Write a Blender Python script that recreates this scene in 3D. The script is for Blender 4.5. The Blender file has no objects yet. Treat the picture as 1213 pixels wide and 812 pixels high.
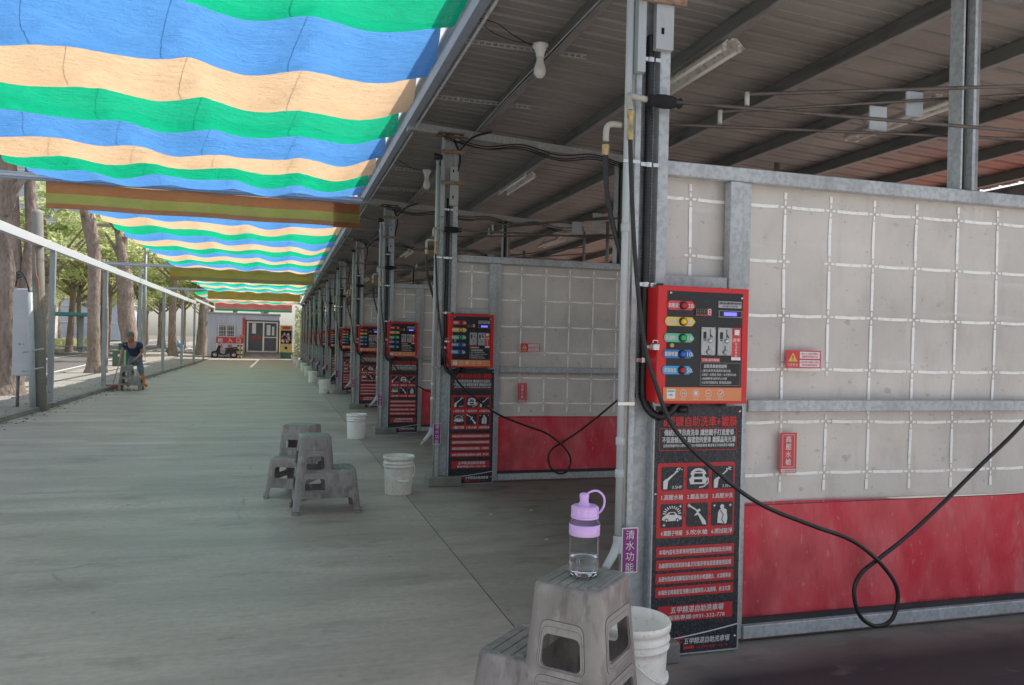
import bpy, bmesh, math, random
from mathutils import Vector, Matrix, noise as mn
random.seed(7)
PI = math.pi
scene = bpy.context.scene
C = scene.collection
ORG = {}

# ------------------------------------------------------------------ materials
def nodes_of(name):
    m = bpy.data.materials.new(name); m.use_nodes = True
    nt = m.node_tree; nt.nodes.clear()
    out = nt.nodes.new('ShaderNodeOutputMaterial')
    return m, nt, out

def nnode(nt, kind, **kw):
    n = nt.nodes.new(kind)
    for k, v in kw.items():
        if hasattr(n, k) and k not in n.inputs: setattr(n, k, v)
        else: n.inputs[k.replace('_', ' ')].default_value = v
    return n

def noise_fac(nt, scale, stretch=(1, 1, 1), detail=4, lo=0.35, hi=0.65, coord='Object', rough=0.55):
    tc = nt.nodes.new('ShaderNodeTexCoord')
    mp = nt.nodes.new('ShaderNodeMapping'); mp.inputs['Scale'].default_value = stretch
    nt.links.new(tc.outputs[coord], mp.inputs['Vector'])
    n = nt.nodes.new('ShaderNodeTexNoise'); n.inputs['Scale'].default_value = scale
    n.inputs['Detail'].default_value = detail; n.inputs['Roughness'].default_value = rough
    nt.links.new(mp.outputs[0], n.inputs['Vector'])
    r = nt.nodes.new('ShaderNodeMapRange'); r.inputs['From Min'].default_value = lo; r.inputs['From Max'].default_value = hi
    nt.links.new(n.outputs['Fac'], r.inputs['Value'])
    return r.outputs['Result'], n.outputs['Fac']

def mixc(nt, fac, a, b):
    m = nt.nodes.new('ShaderNodeMix'); m.data_type = 'RGBA'
    for v, s in ((a, 6), (b, 7)):
        if isinstance(v, (tuple, list)): m.inputs[s].default_value = (*v[:3], 1)
        else: nt.links.new(v, m.inputs[s])
    if isinstance(fac, float): m.inputs[0].default_value = fac
    else: nt.links.new(fac, m.inputs[0])
    return m.outputs[2]

def mul(nt, a, k, op='MULTIPLY'):
    m = nt.nodes.new('ShaderNodeMath'); m.operation = op; m.use_clamp = (op != 'ADD')
    nt.links.new(a, m.inputs[0])
    if isinstance(k, (int, float)): m.inputs[1].default_value = k
    else: nt.links.new(k, m.inputs[1])
    return m.outputs[0]

def mat(name, col, col2=None, rough=0.6, metal=0.0, layers=(), bump=None, spec=0.5, coord='Object', rvar=None, emit=None, trans=0, ior=1.45, alpha=None):
    """col..col2 mixed by layers [(scale, stretch, lo, hi, colour, strength)]; bump=(scale, stretch, strength, distance)"""
    m, nt, out = nodes_of(name)
    p = nt.nodes.new('ShaderNodeBsdfPrincipled'); nt.links.new(p.outputs[0], out.inputs[0])
    c = (*col[:3], 1)
    cur = tuple(col[:3])
    for (sc, st, lo, hi, cc, k) in layers:
        f, _ = noise_fac(nt, sc, st, lo=lo, hi=hi, coord=coord)
        f = mul(nt, f, k)
        cur = mixc(nt, f, cur, cc)
    if isinstance(cur, tuple): p.inputs['Base Color'].default_value = c
    else: nt.links.new(cur, p.inputs['Base Color'])
    p.inputs['Metallic'].default_value = metal
    p.inputs['Roughness'].default_value = rough
    p.inputs['Specular IOR Level'].default_value = spec
    if rvar:
        f, _ = noise_fac(nt, rvar[0], rvar[1], coord=coord)
        r = nt.nodes.new('ShaderNodeMapRange'); r.inputs['To Min'].default_value = rvar[2]; r.inputs['To Max'].default_value = rvar[3]
        nt.links.new(f, r.inputs['Value']); nt.links.new(r.outputs[0], p.inputs['Roughness'])
    if bump:
        _, h = noise_fac(nt, bump[0], bump[1], coord=coord, detail=5)
        b = nt.nodes.new('ShaderNodeBump'); b.inputs['Strength'].default_value = bump[2]; b.inputs['Distance'].default_value = bump[3]
        nt.links.new(h, b.inputs['Height']); nt.links.new(b.outputs[0], p.inputs['Normal'])
    if emit:
        p.inputs['Emission Color'].default_value = (*emit[0], 1); p.inputs['Emission Strength'].default_value = emit[1]
    if trans:
        p.inputs['Transmission Weight'].default_value = trans; p.inputs['IOR'].default_value = ior
    return m

def fabric(name, col, frac=0.62, dark=0.86, bstr=1.0, holes=.015):
    m, nt, out = nodes_of(name)
    f, _ = noise_fac(nt, 3.0, (1, 1.6, 1), lo=0.3, hi=0.7)
    f2, _ = noise_fac(nt, 16, (.5, 4, 1), lo=0.45, hi=0.75, detail=9, rough=.75)
    c = mixc(nt, f, tuple(x * dark for x in col), col)
    c = mixc(nt, mul(nt, f2, 0.35), c, tuple(x * 0.62 for x in col))  # fine dark streaks put crinkle shading into the cloth colour
    _, h = noise_fac(nt, 9, (.8, 3.0, 1), detail=10, rough=0.78)
    w = nt.nodes.new('ShaderNodeBump'); w.inputs['Strength'].default_value = bstr; w.inputs['Distance'].default_value = 0.22
    nt.links.new(h, w.inputs['Height'])
    d = nt.nodes.new('ShaderNodeBsdfDiffuse'); t = nt.nodes.new('ShaderNodeBsdfTranslucent')
    for s in (d, t):
        nt.links.new(c, s.inputs['Color']); nt.links.new(w.outputs[0], s.inputs['Normal'])
    mx = nt.nodes.new('ShaderNodeMixShader'); mx.inputs[0].default_value = frac
    nt.links.new(d.outputs[0], mx.inputs[1]); nt.links.new(t.outputs[0], mx.inputs[2])
    tr = nt.nodes.new('ShaderNodeBsdfTransparent'); m2 = nt.nodes.new('ShaderNodeMixShader'); m2.inputs[0].default_value = holes
    nt.links.new(mx.outputs[0], m2.inputs[1]); nt.links.new(tr.outputs[0], m2.inputs[2])
    nt.links.new(m2.outputs[0], out.inputs[0])
    return m

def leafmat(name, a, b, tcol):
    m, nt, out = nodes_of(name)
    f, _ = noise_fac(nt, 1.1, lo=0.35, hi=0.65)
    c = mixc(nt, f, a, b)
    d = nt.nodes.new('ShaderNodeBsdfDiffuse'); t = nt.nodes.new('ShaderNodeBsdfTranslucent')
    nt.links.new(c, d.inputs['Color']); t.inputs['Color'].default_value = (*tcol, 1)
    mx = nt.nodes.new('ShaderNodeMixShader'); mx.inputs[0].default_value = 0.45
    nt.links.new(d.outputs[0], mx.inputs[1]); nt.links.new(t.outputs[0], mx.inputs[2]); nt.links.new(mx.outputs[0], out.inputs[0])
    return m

U = (1, 1, 1)
M = {}
M['galv'] = mat('galvanised_steel', (.50, .53, .55), rough=.5, metal=.2, layers=[(38, U, .45, .6, (.34, .37, .39), .7), (6, (1, 1, .25), .45, .75, (.26, .27, .26), .55)], bump=(45, U, .12, .004))
M['purlin'] = mat('dark_green_grey_purlin', (.17, .178, .17), rough=.6, metal=.1, layers=[(10, (1, .2, 1), .5, .7, (.07, .07, .068), .7)])
M['galvdark'] = mat('weathered_steel', (.27, .275, .28), rough=.6, metal=.15, layers=[(12, (1, .3, 1), .5, .7, (.15, .14, .13), .7), (3, U, .6, .75, (.12, .07, .05), .4)])
M['bluesteel'] = mat('blue_grey_painted_steel', (.36, .42, .52), rough=.5, metal=.2, layers=[(9, (.2, 1, 1), .45, .7, (.42, .48, .56), .6), (20, U, .6, .75, (.18, .14, .12), .4)])
M['white_tube'] = mat('white_painted_tube', (.66, .68, .70), rough=.45, layers=[(8, (1, .2, 1), .55, .75, (.55, .55, .54), .5)])
M['greypaint'] = mat('pale_grey_post', (.42, .45, .47), rough=.55, metal=.25, layers=[(10, (1, 1, .3), .5, .7, (.28, .29, .29), .6)])
M['pvc'] = mat('grey_plastic_pipe', (.48, .52, .54), rough=.45, layers=[(8, (1, 1, .3), .5, .75, (.26, .28, .28), .5)])
M['pvc_white'] = mat('cream_plastic_fitting', (.42, .41, .38), rough=.5, layers=[(30, U, .5, .7, (.30, .27, .22), .6)])
M['brass'] = mat('dull_brass', (.45, .34, .18), rough=.42, metal=.8, layers=[(40, U, .5, .7, (.22, .17, .1), .6)])
M['chrome'] = mat('chrome', (.62, .62, .62), rough=.25, metal=.9)
M['black_rubber'] = mat('black_rubber_hose', (.012, .012, .014), rough=.42, layers=[(20, U, .5, .75, (.04, .04, .04), .5)])
M['foam'] = mat('black_foam', (.012, .013, .016), rough=.9, bump=(90, U, .4, .004))
M['rod'] = mat('brown_steel_rod', (.13, .11, .10), rough=.45, metal=.55, layers=[(14, U, .5, .7, (.06, .045, .035), .6)])
M['wood_clip'] = mat('rusty_clip', (.32, .22, .15), rough=.8, layers=[(30, U, .45, .6, (.16, .09, .05), .7)])
M['rust'] = mat('rusty_steel', (.16, .11, .085), rough=.85, layers=[(25, U, .45, .65, (.06, .03, .02), .8)])
M['enamel'] = mat('red_enamel', (.62, .018, .022), rough=.32, layers=[(5, U, .55, .8, (.40, .02, .02), .5), (50, U, .68, .75, (.35, .1, .08), .3)])
M['panelblack'] = mat('black_sheet', (.010, .011, .014), rough=.38, layers=[(70, U, .55, .7, (.045, .048, .055), .4)])
M['posterblack'] = mat('black_banner_mesh', (.010, .012, .018), rough=.5, layers=[(160, (1, 1, .5), .48, .62, (.065, .07, .085), .75), (3, U, .5, .75, (.06, .06, .07), .4)])
M['posterred'] = mat('red_banner_print', (.50, .022, .03), rough=.5, layers=[(120, U, .5, .7, (.36, .03, .035), .4)])
M['ink'] = mat('white_print', (.66, .66, .66), rough=.5, layers=[(60, U, .6, .75, (.4, .4, .42), .5)])
M['inkdark'] = mat('black_print', (.02, .02, .02), rough=.5)
M['titlered'] = mat('title_red', (.60, .03, .03), rough=.5)
M['label_red'] = mat('label_red', (.62, .05, .06), rough=.45)
M['label_yellow'] = mat('label_yellow', (.72, .50, .10), rough=.45)
M['label_green'] = mat('label_green', (.12, .48, .30), rough=.45)
M['label_blue'] = mat('label_blue', (.03, .16, .48), rough=.45)
M['label_cyan'] = mat('label_cyan', (.04, .34, .70), rough=.45)
M['label_orange'] = mat('label_orange', (.72, .25, .10), rough=.5, layers=[(14, U, .45, .7, (.58, .24, .12), .6)])
M['lamp_red'] = mat('red_button', (.40, .02, .02), rough=.25)
M['lamp_yellow'] = mat('yellow_button', (.80, .50, .02), rough=.25)
M['lamp_green'] = mat('green_button', (.02, .42, .12), rough=.25)
M['lamp_blue'] = mat('blue_button', (.02, .12, .50), rough=.25)
M['glow_blue'] = mat('blue_display', (.05, .05, .4), rough=.3, emit=((.16, .14, 1.0), 1.6))
M['glow_red'] = mat('red_digit', (.5, .03, .02), rough=.3, emit=((1.0, .05, .03), 1.0))
M['dimdigit'] = mat('dim_digit', (.16, .15, .11), rough=.4)
M['silver'] = mat('brushed_coin_plate', (.42, .43, .44), rough=.38, metal=.65, layers=[(40, (4, 1, .3), .4, .7, (.28, .28, .29), .6)])
M['silverlabel'] = mat('silver_label', (.38, .40, .43), rough=.45)
M['purple'] = mat('purple_sign', (.24, .02, .20), rough=.4)
M['signwhite'] = mat('white_sign_border', (.74, .72, .74), rough=.45)
M['whiteplastic'] = mat('white_bucket_plastic', (.90, .89, .85), rough=.42, layers=[(7, U, .52, .80, (.70, .67, .60), .6), (45, U, .58, .72, (.36, .33, .28), .45)], bump=(40, U, .06, .003))
M['whiteplastic2'] = mat('dirty_white_bucket_plastic', (.84, .82, .77), rough=.5, layers=[(9, U, .48, .70, (.62, .59, .53), .6), (50, U, .56, .68, (.40, .37, .33), .5)], bump=(40, U, .08, .003))
M['stool'] = mat('dirty_grey_plastic', (.26, .238, .228), rough=.40, layers=[(3.5, (1, 1, .6), .42, .66, (.36, .335, .325), .8), (6, (1, 1, .45), .46, .66, (.15, .13, .12), .8), (15, (1, 1, .6), .5, .68, (.44, .41, .395), .5), (22, (1, 1, .35), .54, .68, (.10, .088, .08), .55), (34, (1, 1, .5), .62, .72, (.12, .10, .09), .45), (70, (2, 2, .3), .63, .70, (.50, .47, .45), .35)], bump=(60, (1, 1, .6), .08, .003))
M['stoolpanel'] = mat('scuffed_grey_plastic', (.33, .305, .295), rough=.45, layers=[(14, (1, 1, .35), .5, .7, (.22, .20, .19), .6), (60, U, .56, .68, (.14, .12, .11), .4)])
M['groove'] = mat('dirt_in_grooves', (.10, .09, .082), rough=.9)  # thin dark lines drawn as grooves on the window frames
M['stooltop'] = mat('stool_top_plastic', (.22, .235, .215), rough=.46, layers=[(7, U, .42, .65, (.32, .335, .31), .7), (30, U, .52, .68, (.12, .125, .11), .65)], bump=(60, U, .10, .003))
M['lilac'] = mat('lilac_plastic', (.66, .44, .84), rough=.35)
M['clear'] = mat('clear_plastic', (.93, .95, .97), rough=.03, trans=1, ior=1.15)
M['water'] = mat('water', (.93, .96, .98), rough=.0, trans=1, ior=1.33)
M['bulb'] = mat('white_bulb', (.72, .72, .70), rough=.3)
M['tube'] = mat('fluorescent_tube', (.92, .91, .87), rough=.3)
M['reflector'] = mat('white_lamp_housing', (.78, .76, .72), rough=.5, layers=[(20, U, .5, .7, (.30, .28, .25), .6)])
M['bark'] = mat('grey_brown_bark', (.40, .31, .26), rough=.95, layers=[(4, (2, 2, .5), .42, .62, (.24, .18, .15), .7), (1.2, U, .45, .7, (.48, .40, .35), .6), (18, (1, 1, .4), .5, .65, (.14, .10, .08), .5)], bump=(14, (1, 1, .35), .9, .06))
M['leaf'] = leafmat('sunlit_leaves', (.44, .50, .26), (.58, .62, .34), (.86, .90, .52))  # sun and street haze put into a paler leaf colour
M['leafdark'] = leafmat('shaded_leaves', (.28, .36, .17), (.38, .44, .22), (.60, .68, .34))  # darker copy of the leaves, shade put into the colour, clusters at random
M['concretepole'] = mat('concrete_pole', (.32, .31, .28), rough=.9, layers=[(8, (1, 1, .3), .45, .7, (.22, .21, .19), .6)])
M['cabinet'] = mat('brushed_metal_cabinet', (.66, .68, .71), rough=.45, metal=.1, layers=[(2, (1, 1, 3), .4, .7, (.54, .56, .6), .6)])
M['prefab'] = mat('pale_blue_grey_siding', (.55, .59, .68), rough=.6, layers=[(2, (1, 1, .3), .45, .7, (.44, .47, .55), .6)])
M['cream'] = mat('pale_render', (.62, .60, .57), rough=.8, layers=[(.3, U, .4, .7, (.5, .5, .5), .5)])
M['hirise'] = mat('pale_blue_facade', (.55, .60, .66), rough=.7)
M['winglass'] = mat('dark_window_glass', (.05, .06, .07), rough=.12, spec=.8)
M['skin'] = mat('skin', (.42, .22, .15), rough=.6)
M['hair'] = mat('grey_hair', (.16, .15, .145), rough=.9)
M['navy'] = mat('navy_cotton', (.028, .045, .12), rough=.9, layers=[(12, U, .45, .65, (.045, .065, .16), .6)])
M['jeans'] = mat('worn_jeans', (.17, .21, .26), rough=.9, layers=[(10, U, .45, .65, (.26, .29, .33), .6)])
M['orangeboot'] = mat('orange_rubber', (.72, .20, .03), rough=.5)
M['pinkplastic'] = mat('pink_broom_plastic', (.62, .30, .30), rough=.5)
M['bristle'] = mat('broom_bristle', (.62, .30, .16), rough=.9)
M['scootblack'] = mat('black_scooter_paint', (.014, .015, .018), rough=.25)
M['scootgrey'] = mat('silver_scooter_trim', (.45, .46, .48), rough=.35, metal=.4)
M['scootwhite'] = mat('white_scooter_paint', (.7, .7, .7), rough=.3)
M['tyre'] = mat('tyre', (.02, .02, .02), rough=.85)
M['yellow'] = mat('yellow_paint', (.52, .42, .12), rough=.5, layers=[(6, U, .5, .7, (.5, .36, .08), .5)])
M['greenpaint'] = mat('green_paint', (.03, .13, .09), rough=.5)
M['greenbox'] = mat('olive_green_box', (.09, .15, .10), rough=.6)
M['teal'] = mat('teal_painted_roof', (.10, .34, .38), rough=.5)
M['plush1'] = mat('white_plush', (.7, .66, .64), rough=.95)
M['plush2'] = mat('pink_plush', (.65, .26, .30), rough=.95)
M['bag'] = mat('grey_plastic_bag', (.12, .14, .17), rough=.5)
M['bagblue'] = mat('blue_plastic_bag', (.16, .27, .45), rough=.5)
M['bagwhite'] = mat('white_cloth_sack', (.55, .53, .5), rough=.8)
M['vanwhite'] = mat('white_van_paint', (.72, .74, .76), rough=.3)
M['hedge'] = mat('low_hedge', (.12, .17, .05), rough=.95, layers=[(5, U, .45, .6, (.25, .26, .09), .7)])
M['salmon'] = mat('salmon_wall', (.70, .52, .46), rough=.85)
M['redfloor'] = mat('red_floor_paint', (.16, .022, .022), rough=.6, layers=[(8, U, .4, .6, (.07, .03, .03), .8)])
M['gap'] = mat('black_joint', (.006, .006, .006), rough=1)
M['litter'] = mat('white_paper_scrap', (.6, .6, .58), rough=.8)
M['drygrass'] = mat('leaf_litter', (.16, .13, .06), rough=1, layers=[(14, U, .4, .6, (.09, .10, .04), .8)])
for k, c in dict(blue=(.14, .42, .92), peach=(1.0, .70, .43), green=(.015, .62, .32), white=(.98, .98, 1.0), pink=(.95, .34, .38), cyan=(.10, .60, .80)).items():
    M['f_' + k] = fabric('shade_cloth_' + k, c, frac=.84)
M['v_brown'] = fabric('valance_brown', (.52, .27, .14), frac=.7, bstr=.35, holes=.03)
M['v_olive'] = fabric('valance_olive', (.50, .56, .20), frac=.7, bstr=.35, holes=.03)
M['v_gold'] = fabric('valance_gold', (.70, .42, .10), frac=.7, bstr=.35, holes=.03)

# walkway concrete
def concrete(name, c1, c2, c3, rough, streak=(.6, 2.6, 1)):
    m, nt, out = nodes_of(name)
    p = nt.nodes.new('ShaderNodeBsdfPrincipled'); nt.links.new(p.outputs[0], out.inputs[0])
    f1, _ = noise_fac(nt, 1.0, streak, lo=.35, hi=.66, detail=6)
    f2, _ = noise_fac(nt, .45, (.7, 2.0, 1), lo=.40, hi=.60, detail=6)
    f3, _ = noise_fac(nt, 22, U, lo=.4, hi=.7, detail=6)
    f4, h4 = noise_fac(nt, 6, (.35, 6, 1), lo=.42, hi=.7, detail=7)
    f5, _ = noise_fac(nt, 120, U, lo=.64, hi=.72, detail=2)
    f6, _ = noise_fac(nt, 1.5, (.7, 1.6, 1), lo=.54, hi=.70, detail=10, rough=.72)
    c = mixc(nt, f2, c1, c2)
    c = mixc(nt, mul(nt, f1, .70), c, c3)
    c = mixc(nt, mul(nt, f4, .22), c, tuple(x * 1.35 for x in c1))
    c = mixc(nt, mul(nt, f3, .28), c, tuple(x * .5 for x in c1))
    c = mixc(nt, mul(nt, f6, .68), c, tuple(x * .45 for x in c1))
    c = mixc(nt, mul(nt, f5, .12), c, tuple(x * 1.9 for x in c1))
    f7, h7 = noise_fac(nt, 34, (.22, 1.0, 1), lo=.40, hi=.68, detail=8, rough=.7)
    c = mixc(nt, mul(nt, f7, .30), c, tuple(x * .62 for x in c1))
    f8, _ = noise_fac(nt, 3.2, (.5, 1.2, 1), lo=.60, hi=.70, detail=12, rough=.78)
    c = mixc(nt, mul(nt, f8, .75), c, tuple(x * .42 for x in c1))
    f9, _ = noise_fac(nt, 2.1, (1.2, .7, 1), lo=.62, hi=.72, detail=10, rough=.75)
    c = mixc(nt, mul(nt, f9, .40), c, tuple(x * 1.45 for x in c1))
    f10, _ = noise_fac(nt, 9, U, lo=.70, hi=.74, detail=3)
    c = mixc(nt, mul(nt, f10, .5), c, tuple(x * .35 for x in c1))
    # hairline cracks
    tcv = nt.nodes.new('ShaderNodeTexCoord'); vo = nt.nodes.new('ShaderNodeTexVoronoi'); vo.feature = 'DISTANCE_TO_EDGE'; vo.inputs['Scale'].default_value = .28
    nz = nt.nodes.new('ShaderNodeTexNoise'); nz.inputs['Scale'].default_value = 1.6; nz.inputs['Detail'].default_value = 8
    va = nt.nodes.new('ShaderNodeVectorMath'); va.operation = 'MULTIPLY_ADD'; va.inputs[1].default_value = (.55, .55, .55)
    nt.links.new(tcv.outputs['Object'], nz.inputs['Vector']); nt.links.new(nz.outputs['Color'], va.inputs[0]); nt.links.new(tcv.outputs['Object'], va.inputs[2]); nt.links.new(va.outputs[0], vo.inputs['Vector'])
    cr = nt.nodes.new('ShaderNodeMapRange'); cr.inputs['From Min'].default_value = .0045; cr.inputs['From Max'].default_value = .001
    nt.links.new(vo.outputs['Distance'], cr.inputs['Value'])
    fm, _ = noise_fac(nt, .5, U, lo=.52, hi=.58)
    c = mixc(nt, mul(nt, mul(nt, cr.outputs[0], fm), .45), c, tuple(x * .3 for x in c1))
    nt.links.new(c, p.inputs['Base Color'])
    r = nt.nodes.new('ShaderNodeMapRange'); r.inputs['To Min'].default_value = rough[0]; r.inputs['To Max'].default_value = rough[1]
    nt.links.new(f2, r.inputs['Value']); nt.links.new(r.outputs[0], p.inputs['Roughness'])
    b = nt.nodes.new('ShaderNodeBump'); b.inputs['Strength'].default_value = .22; b.inputs['Distance'].default_value = .006
    nt.links.new(h4, b.inputs['Height']); nt.links.new(b.outputs[0], p.inputs['Normal'])
    return m, nt, p, c
M['walk'] = concrete('brushed_concrete', (.46, .405, .368), (.60, .535, .488), (.30, .262, .238), (.42, .62))[0]
M['sidewalk'] = concrete('pavement', (.36, .34, .32), (.42, .40, .37), (.30, .28, .26), (.8, .95), (1, 1, 1))[0]
M['kerb'] = concrete('kerb_concrete', (.28, .27, .25), (.34, .33, .31), (.19, .18, .17), (.8, .9), (2, 2, 1))[0]
M['asphalt'] = concrete('asphalt', (.16, .15, .165), (.19, .18, .19), (.14, .13, .14), (.8, .95), (1, 1, 1))[0]
M['fore'] = concrete('pale_forecourt', (.64, .61, .58), (.70, .67, .64), (.56, .53, .50), (.8, .95), (1, 1, 1))[0]
M['yardred'] = concrete('pale_red_yard', (.56, .38, .33), (.60, .42, .37), (.50, .33, .28), (.8, .95), (1, 1, 1))[0]
M['ground'] = concrete('earth', (.22, .19, .15), (.30, .27, .22), (.16, .14, .10), (.9, 1), (1, 1, 1))[0]
M['roadpaint'] = mat('road_paint', (.7, .7, .68), rough=.7)
def bay_floor():
    m, nt, p, c = concrete('bay_concrete', (.43, .385, .348), (.55, .495, .448), (.285, .252, .228), (.5, .75), (.8, 3, 1))
    tc = nt.nodes.new('ShaderNodeTexCoord'); sp = nt.nodes.new('ShaderNodeSeparateXYZ')
    nt.links.new(tc.outputs['Object'], sp.inputs[0])
    def ramp(sock, a, b_):
        r = nt.nodes.new('ShaderNodeMapRange'); r.inputs['From Min'].default_value = a; r.inputs['From Max'].default_value = b_
        nt.links.new(sock, r.inputs['Value']); return r.outputs[0]
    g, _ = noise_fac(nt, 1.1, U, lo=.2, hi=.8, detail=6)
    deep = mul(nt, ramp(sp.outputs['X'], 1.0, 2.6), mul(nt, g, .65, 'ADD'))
    c2 = mixc(nt, mul(nt, deep, .8), c, (.115, .103, .088))  # browner inwards, and darker with the roof's shade put into the colour
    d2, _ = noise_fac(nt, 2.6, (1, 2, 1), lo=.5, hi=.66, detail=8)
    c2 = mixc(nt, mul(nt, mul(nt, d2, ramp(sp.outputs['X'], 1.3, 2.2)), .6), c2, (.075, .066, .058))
    w, h = noise_fac(nt, 1.9, (1, 1.6, 1), lo=.30, hi=.42, detail=8)
    wet = mul(nt, mul(nt, ramp(sp.outputs['Y'], 3.32, 3.08), ramp(sp.outputs['X'], 1.5, 1.9)), w)
    c3 = mixc(nt, mul(nt, wet, .93), c2, (.020, .024, .032))
    nt.links.new(c3, p.inputs['Base Color'])
    return m
M['bay'] = bay_floor()

def roof_mat():
    m, nt, out = nodes_of('roof_sheet')
    p = nt.nodes.new('ShaderNodeBsdfPrincipled'); nt.links.new(p.outputs[0], out.inputs[0])
    f, _ = noise_fac(nt, .8, (1, 3, 1), lo=.35, hi=.65)
    c = mixc(nt, f, (.25, .232, .218), (.315, .295, .278))
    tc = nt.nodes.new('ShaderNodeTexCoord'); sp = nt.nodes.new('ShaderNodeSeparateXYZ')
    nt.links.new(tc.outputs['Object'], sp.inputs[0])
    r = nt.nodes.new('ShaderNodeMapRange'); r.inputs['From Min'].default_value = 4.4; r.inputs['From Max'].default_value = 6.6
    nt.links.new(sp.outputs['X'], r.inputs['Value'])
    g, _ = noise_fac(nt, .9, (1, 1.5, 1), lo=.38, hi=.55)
    c = mixc(nt, mul(nt, mul(nt, r.outputs[0], g), .9), c, (.42, .13, .09))  # red glow from the sunlit right side painted into the sheet, in patches
    nt.links.new(c, p.inputs['Base Color']); p.inputs['Roughness'].default_value = .55
    return m
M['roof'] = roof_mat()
M['tarp'] = mat('grimy_white_tarpaulin', (.66, .62, .575), rough=.42, layers=[(1.6, U, .35, .68, (.50, .475, .45), .85), (3.1, (1, 1, .7), .55, .75, (.40, .375, .35), .6), (9, (1, 1, .25), .54, .75, (.42, .39, .36), .5), (40, U, .66, .72, (.24, .22, .20), .5), (12, (1, 1, 1.4), .66, .72, (.30, .28, .26), .5), (5, (.3, 1, 3), .58, .72, (.68, .66, .64), .5)], bump=(4, (1, 1, .7), .45, .05))
M['tape'] = mat('white_tape', (.95, .94, .92), rough=.5, layers=[(30, U, .5, .7, (.62, .61, .59), .5)])
M['redtarp'] = mat('scuffed_red_tarpaulin', (.66, .035, .062), rough=.5, layers=[(2.0, (1.2, 1, .7), .40, .66, (.70, .17, .18), .65), (6, (1.3, 1, .6), .58, .76, (.76, .36, .36), .4), (2.6, (1, 1, .6), .52, .70, (.36, .012, .026), .6), (45, (1, 1, .5), .64, .72, (.75, .5, .48), .35)], bump=(5, (1.3, 1, .30), .9, .05))
M['blacktarp'] = mat('black_tarpaulin_hem', (.03, .03, .032), rough=.6, layers=[(8, (.3, 1, 1), .5, .7, (.07, .065, .06), .6)])

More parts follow.
